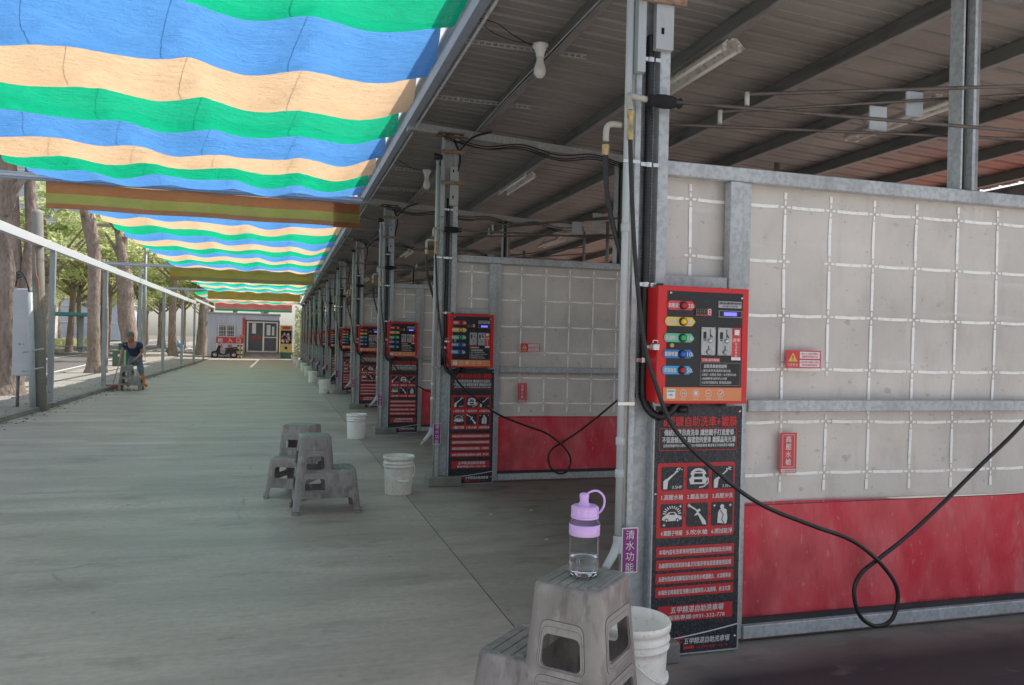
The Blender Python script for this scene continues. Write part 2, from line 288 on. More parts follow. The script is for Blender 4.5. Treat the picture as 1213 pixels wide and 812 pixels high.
# ------------------------------------------------------------------ mesh builder
class MB:
    def __init__(s): s.v = []; s.f = []; s.m = []; s.sm = []; s.mats = []
    def mi(s, m):
        if m not in s.mats: s.mats.append(m)
        return s.mats.index(m)
    def add(s, vs, fs, m, smooth=False):
        b = len(s.v); i = s.mi(m)
        s.v += [tuple(p) for p in vs]
        for f in fs: s.f.append(tuple(b + k for k in f)); s.m.append(i); s.sm.append(smooth)
    def box(s, x0, x1, y0, y1, z0, z1, m, mx=None):
        vs = [Vector(p) for p in ((x0, y0, z0), (x1, y0, z0), (x1, y1, z0), (x0, y1, z0), (x0, y0, z1), (x1, y0, z1), (x1, y1, z1), (x0, y1, z1))]
        if mx: vs = [mx @ p for p in vs]
        s.add(vs, [(0, 3, 2, 1), (4, 5, 6, 7), (0, 1, 5, 4), (1, 2, 6, 5), (2, 3, 7, 6), (3, 0, 4, 7)], m)
        return s
    def bbox(s, x0, x1, y0, y1, z0, z1, m, r=.005, seg=2, mx=None):
        bm = bmesh.new(); bmesh.ops.create_cube(bm, size=1)
        for v in bm.verts: v.co = Vector(((x0 + x1) / 2 + v.co.x * (x1 - x0), (y0 + y1) / 2 + v.co.y * (y1 - y0), (z0 + z1) / 2 + v.co.z * (z1 - z0)))
        bmesh.ops.bevel(bm, geom=bm.edges[:], offset=r, segments=seg, affect='EDGES', profile=.5)
        if mx: bm.transform(mx)
        s.bm(bm, m); return s
    def bm(s, bm, m, smooth=False):
        bm.verts.ensure_lookup_table(); bm.verts.index_update()
        s.add([v.co[:] for v in bm.verts], [[v.index for v in f.verts] for f in bm.faces], m, smooth); bm.free()
    def mesh(s, me, mx, m):
        s.add([mx @ v.co for v in me.vertices], [tuple(p.vertices) for p in me.polygons], m)
    def tube(s, pts, r, m, n=8, caps=True, smooth=True, closed=False):
        pts = [Vector(p) for p in pts]; k = len(pts)
        rr = r if isinstance(r, (list, tuple)) else [r] * k
        vs = []; fs = []
        up = None
        for i, p in enumerate(pts):
            if closed: d = pts[(i + 1) % k] - pts[i - 1]
            else: d = pts[min(i + 1, k - 1)] - pts[max(i - 1, 0)]
            d = d.normalized() if d.length > 1e-9 else Vector((0, 0, 1))
            if up is None:
                up = Vector((0, 0, 1)) if abs(d.z) < .9 else Vector((0, 1, 0))
            a = d.cross(up)
            if a.length < 1e-4: a = d.orthogonal()
            a.normalize(); b = a.cross(d).normalized(); up = b
            for j in range(n):
                t = 2 * PI * j / n
                vs.append(p + (a * math.cos(t) + b * math.sin(t)) * rr[i])
        for i in range(k if closed else k - 1):
            i2 = (i + 1) % k
            for j in range(n):
                j2 = (j + 1) % n
                fs.append((i * n + j, i * n + j2, i2 * n + j2, i2 * n + j))
        s.add(vs, fs, m, smooth)
        if caps and not closed:
            b = len(s.v) - len(vs); i = s.mi(m)
            s.f.append(tuple(b + j for j in range(n))[::-1]); s.m.append(i); s.sm.append(False)
            s.f.append(tuple(b + (k - 1) * n + j for j in range(n))); s.m.append(i); s.sm.append(False)
        return s
    def lathe(s, prof, c, m, n=24, axis='z', smooth=True):
        vs = []; fs = []
        for (r, z) in prof:
            for j in range(n):
                t = 2 * PI * j / n
                if axis == 'z': vs.append((c[0] + r * math.cos(t), c[1] + r * math.sin(t), c[2] + z))
                elif axis == 'y': vs.append((c[0] + r * math.cos(t), c[1] + z, c[2] + r * math.sin(t)))
                else: vs.append((c[0] + z, c[1] + r * math.cos(t), c[2] + r * math.sin(t)))
        for i in range(len(prof) - 1):
            for j in range(n):
                j2 = (j + 1) % n
                fs.append((i * n + j, i * n + j2, (i + 1) * n + j2, (i + 1) * n + j))
        s.add(vs, fs, m, smooth)
        return s
    def disc(s, c, r, m, n=20, axis='y'):
        vs = []
        for j in range(n):
            t = 2 * PI * j / n
            if axis == 'y': vs.append((c[0] + r * math.cos(t), c[1], c[2] + r * math.sin(t)))
            elif axis == 'z': vs.append((c[0] + r * math.cos(t), c[1] + r * math.sin(t), c[2]))
            else: vs.append((c[0], c[1] + r * math.cos(t), c[2] + r * math.sin(t)))
        s.add(vs, [tuple(range(n))], m); return s
    def poly(s, pts, y, m):     # flat polygon in the XZ plane at depth y
        vs = [(p[0], y, p[1]) for p in pts]
        s.add(vs, [tuple(range(len(vs)))], m); return s
    def rect(s, x0, x1, z0, z1, y, m, r=0):
        if r <= 0: return s.poly([(x0, z0), (x1, z0), (x1, z1), (x0, z1)], y, m)
        pts = []
        for cx, cz, a in ((x1 - r, z0 + r, -90), (x1 - r, z1 - r, 0), (x0 + r, z1 - r, 90), (x0 + r, z0 + r, 180)):
            for q in range(4): t = math.radians(a + 30 * q); pts.append((cx + r * math.cos(t), cz + r * math.sin(t)))
        return s.poly(pts, y, m)
    def line(s, pts, w, y, m):
        for a, b in zip(pts[:-1], pts[1:]):
            dx, dz = b[0] - a[0], b[1] - a[1]; L = math.hypot(dx, dz) or 1
            nx, nz = -dz / L * w / 2, dx / L * w / 2
            s.poly([(a[0] - nx, a[1] - nz), (b[0] - nx, b[1] - nz), (b[0] + nx, b[1] + nz), (a[0] + nx, a[1] + nz)], y, m)
        return s
    def text(s, body, x, z, size, y, m, bold=0.0, w=None, shear=0, align='LEFT', vert=False):
        if vert:
            for i, ch in enumerate(body): s.text(ch, x, z - i * size * 1.08, size, y, m, bold, None, 0, 'CENTER')
            return s
        me, bx = text_mesh(body, 0)
        k = size
        kx = k if w is None else w / max(bx[1] - bx[0], 1e-6)
        off = x - bx[0] * kx if align == 'LEFT' else x - (bx[0] + bx[1]) / 2 * kx
        vs = [(off + (v.co.x + shear * v.co.y) * kx, y, z + v.co.y * k) for v in me.vertices]
        s.add(vs, [tuple(p.vertices) for p in me.polygons], m)
        if bold >= .02:
            for dx, dz, dy in ((.022, 0, .0002), (-.022, 0, .0004), (0, .018, .0006)): s.add([(v[0] + dx * k, v[1] - dy, v[2] + dz * k) for v in vs], [tuple(p.vertices) for p in me.polygons], m)
        return s
    def build(s, name, parent=None, origin=None):
        me = bpy.data.meshes.new(name)
        o0 = Vector(ORG[parent.name]) if parent else Vector(origin or (0, 0, 0))
        me.from_pydata([(v[0] - o0.x, v[1] - o0.y, v[2] - o0.z) for v in s.v], [], s.f)
        for m in s.mats: me.materials.append(M[m])
        me.polygons.foreach_set('material_index', s.m); me.polygons.foreach_set('use_smooth', s.sm)
        me.update()
        o = bpy.data.objects.new(name, me); C.objects.link(o)
        if parent: o.parent = parent; ORG[o.name] = tuple(o0)
        else: o.location = o0; ORG[o.name] = tuple(o0)
        return o
TXT = {}
def text_mesh(body, bold):
    key = (body, bold)
    if key not in TXT:
        c = bpy.data.curves.new('lettering', 'FONT'); c.body = body; c.size = 1; c.offset = 0; c.resolution_u = 2; c.fill_mode = 'FRONT'
        o = bpy.data.objects.new('lettering', c); C.objects.link(o); bpy.context.view_layer.update()
        me = bpy.data.meshes.new_from_object(o.evaluated_get(bpy.context.evaluated_depsgraph_get()))
        xs = [v.co.x for v in me.vertices] or [0, 1]
        TXT[key] = (me, (min(xs), max(xs))); bpy.data.objects.remove(o); bpy.data.curves.remove(c)
    return TXT[key]

def tag(o, label=None, cat=None, group=None, kind=None):
    if label: o['label'] = label
    if cat: o['category'] = cat
    if group: o['group'] = group
    if kind: o['kind'] = kind
    return o
def thing(name, loc, label, cat, group=None):
    o = bpy.data.objects.new(name, None); o.empty_display_size = .1; C.objects.link(o); o.location = loc; ORG[o.name] = tuple(loc)
    return tag(o, label, cat, group)
def dup(o, loc=None, label=None, skip=(), rz=None, mats=None):
    r = o.copy(); C.objects.link(r)
    if loc is not None: r.location = loc
    if rz is not None: r.rotation_euler = (0, 0, rz)
    if label: r['label'] = label
    def rec(a, b):
        for ch in list(a.children):
            if any(ch.name.startswith(k) for k in skip): continue
            c = ch.copy(); C.objects.link(c); c.parent = b; rec(ch, c)
    rec(o, r)
    return r
ORD = ['nearest', 'second', 'third', 'fourth', 'fifth', 'sixth', 'seventh', 'eighth', 'ninth', 'tenth', 'eleventh', 'twelfth']
def nth(k, what='from the front'): return ORD[k] if k == 0 else ORD[k] + ' ' + what
DX = -.034; BAY = 4.55; Y0 = 3.45; NB = 12

# ------------------------------------------------------------------ setting
def sheet(name, x0, x1, y0, y1, z, m, nx=1, ny=1, skew=0):
    b = MB(); vs = []; fs = []
    for j in range(ny + 1):
        for i in range(nx + 1):
            y = y0 + (y1 - y0) * j / ny
            vs.append((x0 + (x1 - x0) * i / nx + skew * (y - y0), y, z))
    for j in range(ny):
        for i in range(nx):
            a = j * (nx + 1) + i; fs.append((a, a + 1, a + nx + 2, a + nx + 1))
    b.add(vs, fs, m); o = b.build(name); o['kind'] = 'structure'; return o
sheet('ground', -600, 600, -300, 900, -.02, 'ground')
sheet('walkway', -4.34, 1.219, 2.1, 60, 0, 'walk', skew=-.008)
sheet('bay_floor', 1.224, 8.6, 2.1, 60, 0, 'bay', skew=-.008)
sheet('floor_joint', 1.215, 1.231, 2.1, 60, -.006, 'gap', skew=-.008)
SK = -.075
sheet('forecourt', -4.34, 20, -30, 2.1, .004, 'fore')  # added unseen pale ground that bounces sunlight into the shaded bays
sheet('yard', 8.6, 20, 2.1, 60, -.004, 'yardred')  # added ground, reddened to throw a red glow under the roof
def road_x(y): return -6.75 + SK * (y - 20)
b = MB(); b.add([(-4.46, -8, .035), (road_x(-8), -8, .035), (road_x(230), 230, .035), (-4.46, 230, .035)], [(0, 3, 2, 1)], 'sidewalk')
tag(b.build('sidewalk'), kind='structure')
sheet('road', road_x(-8) - 7.5, road_x(-8), -8, 230, -.012, 'asphalt', skew=SK)
sheet('road_line', road_x(-8) - .55, road_x(-8) - .40, -8, 230, -.008, 'roadpaint', skew=SK)
sheet('road_line', road_x(-8) - 3.6, road_x(-8) - 3.45, -8, 230, -.008, 'roadpaint', skew=SK)
b = MB(); b.box(-4.46, -4.34, -8, 47.5, -.02, .085, 'kerb'); tag(b.build('kerb'), kind='structure')
b = MB(); m = Matrix(((1, SK, 0, 0), (0, 1, 0, 0), (0, 0, 1, 0), (0, 0, 0, 1)))
x = road_x(0)
b.box(x - .02, x + .14, -8, 230, -.02, .06, 'kerb', mx=m); tag(b.build('kerb'), kind='structure')
b = MB(); b.box(x - 10.5, x - 7.5, -8, 230, -.02, .1, 'sidewalk', mx=m); tag(b.build('median'), kind='structure')
sheet('far_road', road_x(-8) - 19, road_x(-8) - 10.5, -8, 230, -.010, 'asphalt', skew=SK)
b = MB(); b.box(x - 30, x - 19, -8, 230, -.02, .12, 'sidewalk', mx=m); tag(b.build('far_sidewalk'), kind='structure')
# red painted strips on the bay floor behind each partition
for k in range(6):
    y = Y0 + BAY * k
    b = MB(); b.add([(1.75, y + .02, .004), (5.7, y + .02, .004), (5.7, y + .09, .004), (1.75, y + .09, .004)], [(0, 1, 2, 3)], 'redfloor'); tag(b.build('floor_marking'), kind='structure')

# ------------------------------------------------------------------ roof of the shed
RX0, RX1 = 1.19, 8.1
def rz(x): return 3.86 - .055 * (x - 1.2)
YR0, YR1 = 2.8, Y0 + BAY * 11 + 1.0
roof = thing('shed_roof', (1.2, 25, 3.8), 'long dark corrugated metal shed roof over the washing bays', 'roof')
b = MB(); prof = []; y = YR0
while y < YR1:
    prof += [(y, 0), (y + .10, .0), (y + .105, -.005), (y + .115, -.005), (y + .12, 0), (y + .20, 0), (y + .215, .036), (y + .245, .036)]; y += .26
xs = [RX0, 3, 5, RX1]
vs = [(xx, p[0], rz(xx) + p[1]) for xx in xs for p in prof]; n = len(prof)
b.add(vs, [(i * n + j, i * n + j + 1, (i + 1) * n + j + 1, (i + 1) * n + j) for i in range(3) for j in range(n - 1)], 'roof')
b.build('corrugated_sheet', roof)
for px in (1.95, 2.92, 3.9, 4.82, 5.8, 6.75, 7.6):
    b = MB(); z = rz(px) - .004
    b.box(px - .03, px + .03, YR0, YR1, z - .012, z - .002, 'purlin'); b.box(px - .03, px - .022, YR0, YR1, z - .10, z - .013, 'purlin')
    b.box(px - .03, px + .035, YR0, YR1, z - .109, z - .101, 'galvdark'); b.box(px + .027, px + .035, YR0, YR1, z - .1, z - .085, 'purlin')
    b.build('purlin', roof)
b = MB(); b.box(1.17, 1.24, YR0, YR1, 3.70, 3.84, 'bluesteel'); b.box(1.13, 1.167, YR0, YR1, 3.83, 3.85, 'white_tube'); b.tube([(1.27, YR0, 3.69), (1.27, YR1, 3.69)], .012, 'galv', 6)
b.build('eave_beam', roof)
b = MB(); b.add([(1.06, 2.8, 3.825), (1.128, 2.8, 3.84), (1.128, YR1, 3.84), (1.06, YR1, 3.825)], [(0, 1, 2, 3)], 'f_white'); b.build('eave_flashing', roof)  # added translucent strip: keeps sun out of the eave gap, shows it white
b = MB(); b.box(8.02, 8.09, YR0, YR1, 3.28, 3.44, 'galvdark'); b.build('rear_beam', roof)
for k in range(0, NB):
    y = Y0 + BAY * k; b = MB()
    def bz(x): return rz(x) - .02
    m = Matrix.Rotation(math.atan(.055), 4, 'Y'); L = 6.85
    mx = Matrix.Translation((1.2, y, rz(1.2) - .125)) @ m
    b.box(0, L, -.05, .05, -.075, -.068, 'galvdark', mx); b.box(0, L, -.05, .05, .0, .008, 'galvdark', mx); b.box(0, L, -.006, .006, -.067, -.001, 'galvdark', mx)
    b.box(0, L, -.0, .05, -.066, -.002, 'galvdark', mx); b.box(-.01, .02, -.055, .055, -.08, .012, 'galv', mx)
    b.box(0, L, -.052, -.0505, -.073, .006, 'galv' if k < 3 else 'galvdark', mx)
    b.build('cross_beam', roof)

# ------------------------------------------------------------------ column of a bay
def Yb(dy): return Y0 + dy
def make_column():
    t = thing('steel_column', (1.65, Y0 - .02, 0), 'x', 'column', 'galvanised columns along the washing bays')
    b = MB(); z0, z1 = .10, 3.64
    b.box(1.585, 1.76, Y0 - .030, Y0 - .024, z0, z1, 'galv')          # web
    b.box(1.578, 1.5845, Y0 - .085, Y0 - .024, z0, z1, 'galv'); b.box(1.585, 1.605, Y0 - .085, Y0 - .079, z0, z1, 'galv')
    b.box(1.70, 1.706, Y0 - .085, Y0 - .031, z0, z1, 'galv'); b.box(1.7065, 1.752, Y0 - .085, Y0 - .079, z0, z1, 'galv')
    b.build('channel', t)
    b = MB(); b.bbox(1.50, 1.84, Y0 - .16, Y0 + .12, 0, .10, 'kerb', .012); b.build('concrete_base', t)
    b = MB(); b.box(1.53, 1.80, Y0 - .095, Y0 + .06, 3.641, 3.655, 'rust'); b.box(1.50, 1.83, Y0 - .10, Y0 - .088, 3.60, 3.625, 'rust'); b.build('top_plate', t)
    b = MB(); b.box(1.655, 1.745, Y0 - .125, Y0 - .09, 2.90, 3.30, 'greypaint')
    b.box(1.56, 1.60, Y0 - .13, Y0 - .09, 2.78, 3.2, 'greypaint')
    for zz in (2.97, 3.12, 3.24): b.rect(1.68, 1.695, zz, zz + .03, Y0 - .1265, 'gap')
    b.build('cable_cover', t)
    for zz in (3.11, 3.43):
        b = MB(); b.box(1.56, 1.80, Y0 - .145, Y0 - .127, zz, zz + .035, 'wood_clip'); b.build('clip', t)
    b = MB(); b.lathe([(0, 0), (.03, 0), (.034, .02), (.022, .05), (.03, .07), (0, .075)], (1.50, Y0 - .11, 3.39), 'black_rubber', 10, 'x'); b.tube([(1.50, Y0 - .11, 3.36), (1.50, Y0 - .11, 3.42)], .02, 'black_rubber', 8)
    b.build('hose_clip', t)
    return t
def make_pipe():
    t = thing('water_pipe', (1.51, Y0 - .13, 0), 'x', 'water pipe', 'grey water pipes strapped to the columns')
    b = MB(); px, py = 1.525, Y0 - .11
    b.tube([(px, py, .56), (px, py, 3.35)], .0165, 'pvc', 12)
    for z in (2.05, 1.05, .9): b.lathe([(.0165, -.02), (.021, -.018), (.021, .018), (.0165, .02)], (px, py, z), 'pvc', 12)
    b.build('riser', t)
    b = MB(); b.tube([(px + .035, py + .035, .02), (px + .035, py + .035, 3.3)], .011, 'pvc_white', 8); b.build('side_pipe', t)
    b = MB(); b.lathe([(.022, -.05), (.022, .03)], (px, py, .58), 'pvc', 12)
    b.tube([(px, py, .58), (px - .035, py - .03, .53), (px - .09, py - .07, .48)], [.02, .02, .018], 'pvc', 10)
    b.tube([(px - .09, py - .07, .48), (px - .125, py - .09, .445)], [.013, .011], 'pvc_white', 10)
    b.build('spout', t)
    for z in (2.35, 1.22): b = MB(); b.box(px - .024, px + .06, py - .02, py - .0175, z, z + .015, 'chrome'); b.build('strap', t)
    return t
def make_duct():
    t = thing('corrugated_conduit', (1.66, Y0 - .06, 1.2), 'x', 'conduit', 'black corrugated conduits down the columns')
    pts = []; px, py = 1.655, Y0 - .065
    path = [(px, py, 2.98 - .008 * i) for i in range(int((2.98 - 1.27) / .008))]
    for q in range(1, 40):
        a = q / 39 * PI * .5; path.append((px + .075 - .075 * math.cos(a) * 1, py - .04 * math.sin(a), 1.27 - .105 * math.sin(a)))
    for q in range(1, 16): path.append((px + .075 + .008 * q, py - .04 - .001 * q, 1.165 + .0006 * q * q))
    rr = [.021 if (i % 2) else .0175 for i in range(len(path))]
    b = MB(); b.tube(path, rr, 'black_rubber', 10); b.build('hose', t)
    for z in (2.85, 2.35, 1.78, 1.42):
        b = MB(); b.lathe([(.0225, 0), (.0225, .022)], (px, py, z), 'chrome', 14); b.box(px + .02, px + .045, py - .02, py - .016, z + .002, z + .02, 'chrome'); b.box(px - .045, px - .02, py - .02, py - .016, z + .002, z + .02, 'chrome')
        b.build('clamp', t)
    b = MB(); b.lathe([(.012, -.03), (.026, -.03), (.026, .0), (.018, .0)], (px + .185, py - .055, 1.215), 'black_rubber', 12); b.build('gland', t)
    return t
def smooth_path(P, n=8):
    P = [Vector(p) for p in P]; out = []
    for i in range(len(P) - 1):
        p0 = P[max(i - 1, 0)]; p1 = P[i]; p2 = P[i + 1]; p3 = P[min(i + 2, len(P) - 1)]
        for q in range(n):
            t = q / n; out.append(.5 * ((2 * p1) + (-p0 + p2) * t + (2 * p0 - 5 * p1 + 4 * p2 - p3) * t * t + (-p0 + 3 * p1 - 3 * p2 + p3) * t ** 3))
    out.append(P[-1]); return out
def make_sprayhose():
    t = thing('spray_hose', (2.9, Y0 - .25, .1), 'x', 'hose', 'thin black spray hoses looped in front of the partitions')
    hp = [(1.475, 2.44), (1.485, 2.25), (1.511, 1.915), (1.563, 1.537), (1.622, 1.347), (1.735, 1.116), (1.959, .917), (2.189, .763), (2.475, .65), (2.723, .56), (2.904, .429), (3.001, .295), (2.979, .156), (2.887, .121), (2.793, .180), (2.759, .30), (2.80, .385), (2.903, .45), (3.082, .559), (3.291, .71), (3.561, .921), (3.802, 1.105), (4.15, 1.42), (4.45, 1.75)]
    dy = [-.25] * 10 + [-.25, -.25, -.245, -.235, -.23, -.225, -.222, -.22] + [-.22] * 6
    path = smooth_path([(x, Y0 + d, z) for (x, z), d in zip(hp, dy)])
    b = MB(); b.tube(path, .0105, 'black_rubber', 10); b.build('hose', t)
    b = MB(); b.lathe([(.0125, 0), (.0165, .01), (.0165, .05), (.0135, .055), (.0135, .1), (.018, .105), (.018, .13)], (1.475, Y0 - .25, 2.42), 'brass', 12); b.build('coupling', t)
    b = MB(); e = path[-1]; b.tube([e, e + Vector((.09, 0, .10)), e + Vector((.16, 0, .16))], [.014, .02, .012], 'black_rubber', 8)
    b.tube([e + Vector((.16, 0, .16)), e + Vector((.42, 0, .46))], .007, 'chrome', 8); b.build('lance', t)
    return t
def make_foamhose():
    t = thing('foam_hose', (1.45, Y0 - .15, 2.0), 'x', 'hose', 'short black foam hoses beside the columns')
    path = smooth_path([(1.43, Y0 - .08, 2.40), (1.443, Y0 - .08, 2.2), (1.485, Y0 - .08, 2.03), (1.535, Y0 - .07, 1.88), (1.57, Y0 - .04, 1.7), (1.60, Y0 - .04, 1.45), (1.62, Y0 - .04, 1.25)])
    b = MB(); b.tube(path, .0125, 'black_rubber', 8); b.build('hose', t)
    b = MB(); b.tube(smooth_path([(1.50, Y0 - .09, 2.53), (1.45, Y0 - .09, 2.53), (1.43, Y0 - .085, 2.51), (1.43, Y0 - .08, 2.45)], 4), .0145, 'pvc_white', 10)
    b.lathe([(.014, 0), (.018, .01), (.018, .05)], (1.43, Y0 - .08, 2.385), 'brass', 12); b.build('elbow', t)
    return t
def make_booms():
    t = thing('boom_arm', (1.7, Y0 - .15, 2.6), 'x', 'boom arm', 'thin swinging boom arms over the bays')
    b = MB(); b.tube([(1.62, Y0 - .15, 2.645), (3.574, Y0 - .40, 2.63), (5.2, Y0 - .62, 2.60)], .0095, 'rod', 8); b.build('rod', t)
    b = MB(); b.tube([(1.67, Y0 + .07, 2.60), (4.225, Y0 + .15, 2.788), (5.2, Y0 + .18, 2.85)], .0085, 'rod', 8); b.build('rod', t)
    b = MB(); b.lathe([(.0, 0), (.026, .002), (.03, .02), (.024, .035), (.03, .05), (.033, .09), (.030, .13), (.018, .16), (.026, .17), (.02, .18), (0, .18)], (1.60, Y0 - .15, 2.645), 'foam', 14, 'x'); b.build('foam_grip', t)
    b = MB(); b.tube(smooth_path([(1.60, Y0 - .15, 2.645), (1.52, Y0 - .17, 2.645), (1.485, Y0 - .20, 2.63), (1.475, Y0 - .25, 2.55)], 5), .0145, 'pvc_white', 10); b.build('elbow', t)
    b = MB(); b.tube([(5.2, Y0 - .62, 2.55), (5.2, Y0 - .62, rz(5.2) - .1)], .03, 'galvdark', 8); b.lathe([(0, -.04), (.06, -.03), (.06, .03), (0, .04)], (5.2, Y0 - .62, 2.62), 'black_rubber', 10); b.build('pivot_pole', t)
    return t
def make_booms2():
    t = thing('crossing_arm', (2.1, Y0 - .1, 2.7), 'x', 'boom arm', 'crossing steel arms with hanging plates over the bays')
    b = MB(); b.tube([(2.101, Y0 - .20, 2.711), (3.571, Y0 - .40, 2.86), (5.1, Y0 - .62, 3.02)], .0095, 'rod', 8); b.build('rod', t)
    b = MB(); b.tube([(2.138, Y0 + .10, 2.714), (4.217, Y0 + .15, 3.055), (5.1, Y0 + .17, 3.2)], .0085, 'rod', 8); b.build('rod', t)
    b = MB(); b.tube([(2.101, Y0 - .20, 2.655), (2.101, Y0 - .20, 2.72)], .012, 'pvc_white', 8); b.build('end_stub', t)
    b = MB(); b.tube([(2.138, Y0 + .10, 2.65), (2.138, Y0 + .10, 2.722)], .012, 'pvc_white', 8); b.build('end_stub', t)
    b = MB(); b.box(3.108, 3.222, Y0 + .145, Y0 + .155, 2.735, 2.868, 'greypaint'); b.build('plate', t)
    b = MB(); b.box(3.355, 3.470, Y0 + .145, Y0 + .155, 2.838, 2.978, 'greypaint'); b.build('plate', t)
    b = MB(); b.tube([(5.1, Y0 + .17, 2.95), (5.1, Y0 + .17, rz(5.1) - .1)], .028, 'galvdark', 8); b.build('pivot_pole', t)
    return t

def make_partition():
    t = thing('partition', (1.76, Y0, 0), 'x', 'partition', 'tarpaulin partitions between the washing bays')
    y = Y0; X1 = 5.75
    def rail(x0, x1, z0, z1, name='rail', yy=0, d=.05):
        b = MB(); b.bbox(x0, x1, y - .03 + yy, y - .03 + d + yy, z0, z1, 'galv', .004, 1); return b.build(name, t)
    rail(1.768, X1, 2.335, 2.405, 'top_rail')
    rail(2.262, X1, 1.178, 1.238, 'middle_rail')
    rail(2.262, X1, .03, .095, 'bottom_rail')
    rail(1.768, 2.128, 1.79, 1.85, 'short_rail', .004)
    b = MB(); b.bbox(2.13, 2.205, y - .034, y + .02, .03, 2.332, 'galv', .003, 1); b.box(2.2055, 2.26, y - .015, y + .02, .03, 2.332, 'galv'); b.build('stud', t)
    rail(X1, X1 + .06, .0, 2.405, 'end_post')
    # tarpaulin with printed tape grid
    b = MB(); nx, nz = 130, 54
    def bulge(x, z):
        return .012 * math.sin(x * 2.3 + z * 1.1) + .010 * mn.noise(Vector((x * 1.7, z * 1.7, 3.1))) + .004 * mn.noise(Vector((x * 6, z * 6, 1.1)))
    ys = y + .038
    def sag(x): return .012 * math.sin((x - 1.9) / .277 * PI) ** 2
    vs = []
    zt = 2.36; zb = .70
    for j in range(nz + 1):
        for i in range(nx + 1):
            x = 1.765 + (X1 - 1.765) * i / nx; z = zb + (zt - zb) * j / nz
            vs.append((x, ys + bulge(x, z), z))
    b.add(vs, [(j * (nx + 1) + i, j * (nx + 1) + i + 1, (j + 1) * (nx + 1) + i + 1, (j + 1) * (nx + 1) + i) for j in range(nz) for i in range(nx)], 'tarp', True)
    b.build('tarpaulin', t)
    b = MB()
    gx = [1.949 + .2775 * i for i in range(14)]; gz = [2.24, 1.958, 1.675, 1.394, 1.117, .845]
    def strip(pts, w):
        for a, c in zip(pts[:-1], pts[1:]):
            dx, dz = c[0] - a[0], c[1] - a[1]; L = math.hypot(dx, dz); nx_, nz_ = -dz / L * w / 2, dx / L * w / 2
            q = [(a[0] - nx_, a[1] - nz_), (c[0] - nx_, c[1] - nz_), (c[0] + nx_, c[1] + nz_), (a[0] + nx_, a[1] + nz_)]
            b.add([(p[0], ys + bulge(p[0], p[1]) - .0045, p[1]) for p in q], [(0, 1, 2, 3)], 'tape')
    rnd = random.Random(3)
    wob = lambda x, z: (x + .004 * mn.noise(Vector((x * 1.1, z * 1.5, 7))), z + .006 * mn.noise(Vector((x * 1.3, z * .9, 9))))
    for gi, x in enumerate(gx):
        for a, c in zip([2.355] + gz, gz + [.71]):
            if rnd.random() < .04: continue
            strip([wob(x, a - .040), wob(x, (a + c) / 2), wob(x, c + .040)], .0165)
    for z in gz:
        for i in range(-1, len(gx)):
            a = gx[i] if i >= 0 else 1.77; c = gx[i + 1] if i + 1 < len(gx) else X1
            if rnd.random() < .05: continue
            m_ = (a + c) / 2
            strip([wob(a + .040, z), wob(m_, z - .003), wob(c - .040, z)], .0165)
        for x in gx:
            for dx, dz in ((1, 0), (-1, 0), (0, 1), (0, -1)):
                p = wob(x, z); px, pz = p[0] + dx * .022, p[1] + dz * .022
                pts = [(px + .014 * (abs(dx) + .45 * abs(dz)) * math.cos(a), pz + .014 * (abs(dz) + .45 * abs(dx)) * math.sin(a)) for a in [q * PI / 4 for q in range(8)]]
                b.add([(q[0], ys + bulge(q[0], q[1]) - .005, q[1]) for q in pts], [tuple(range(8))], 'tape')
    b.build('grid_tape', t)
    # red skirt with folds
    b = MB(); nx, nz = 150, 16; vs = []
    for j in range(nz + 1):
        for i in range(nx + 1):
            x = 2.235 + (X1 - 2.235) * i / nx; u = j / nz; z = .105 + (.70 + .008 * math.sin(x * 3) - .105) * u
            f = (1 - u * .75)
            vs.append((x, ys - .012 + f * (.007 * math.sin(x * 7 + 2.5 * math.sin(z * 3 + x * 2.3)) + .030 * mn.noise(Vector((x * 3.2, z * 1.8, 0))) + .022 * abs(mn.noise(Vector((x * 6 + z * 2.2, z * 1.6, 2)))) + .010 * abs(mn.noise(Vector((x * 15 - z * 4, z * 3, 5)))) + .006 * mn.noise(Vector((x * 18, z * 7, 4)))), z))
    b.add(vs, [(j * (nx + 1) + i, j * (nx + 1) + i + 1, (j + 1) * (nx + 1) + i + 1, (j + 1) * (nx + 1) + i) for j in range(nz) for i in range(nx)], 'redtarp', True)
    b.line([(2.25, .697), (X1, .697)], .004, ys - .028, 'blacktarp')
    b.build('red_skirt', t)
    b = MB(); b.box(2.235, X1, y + .0, y + .012, .096, .125, 'blacktarp'); b.build('skirt_hem', t)
    return t

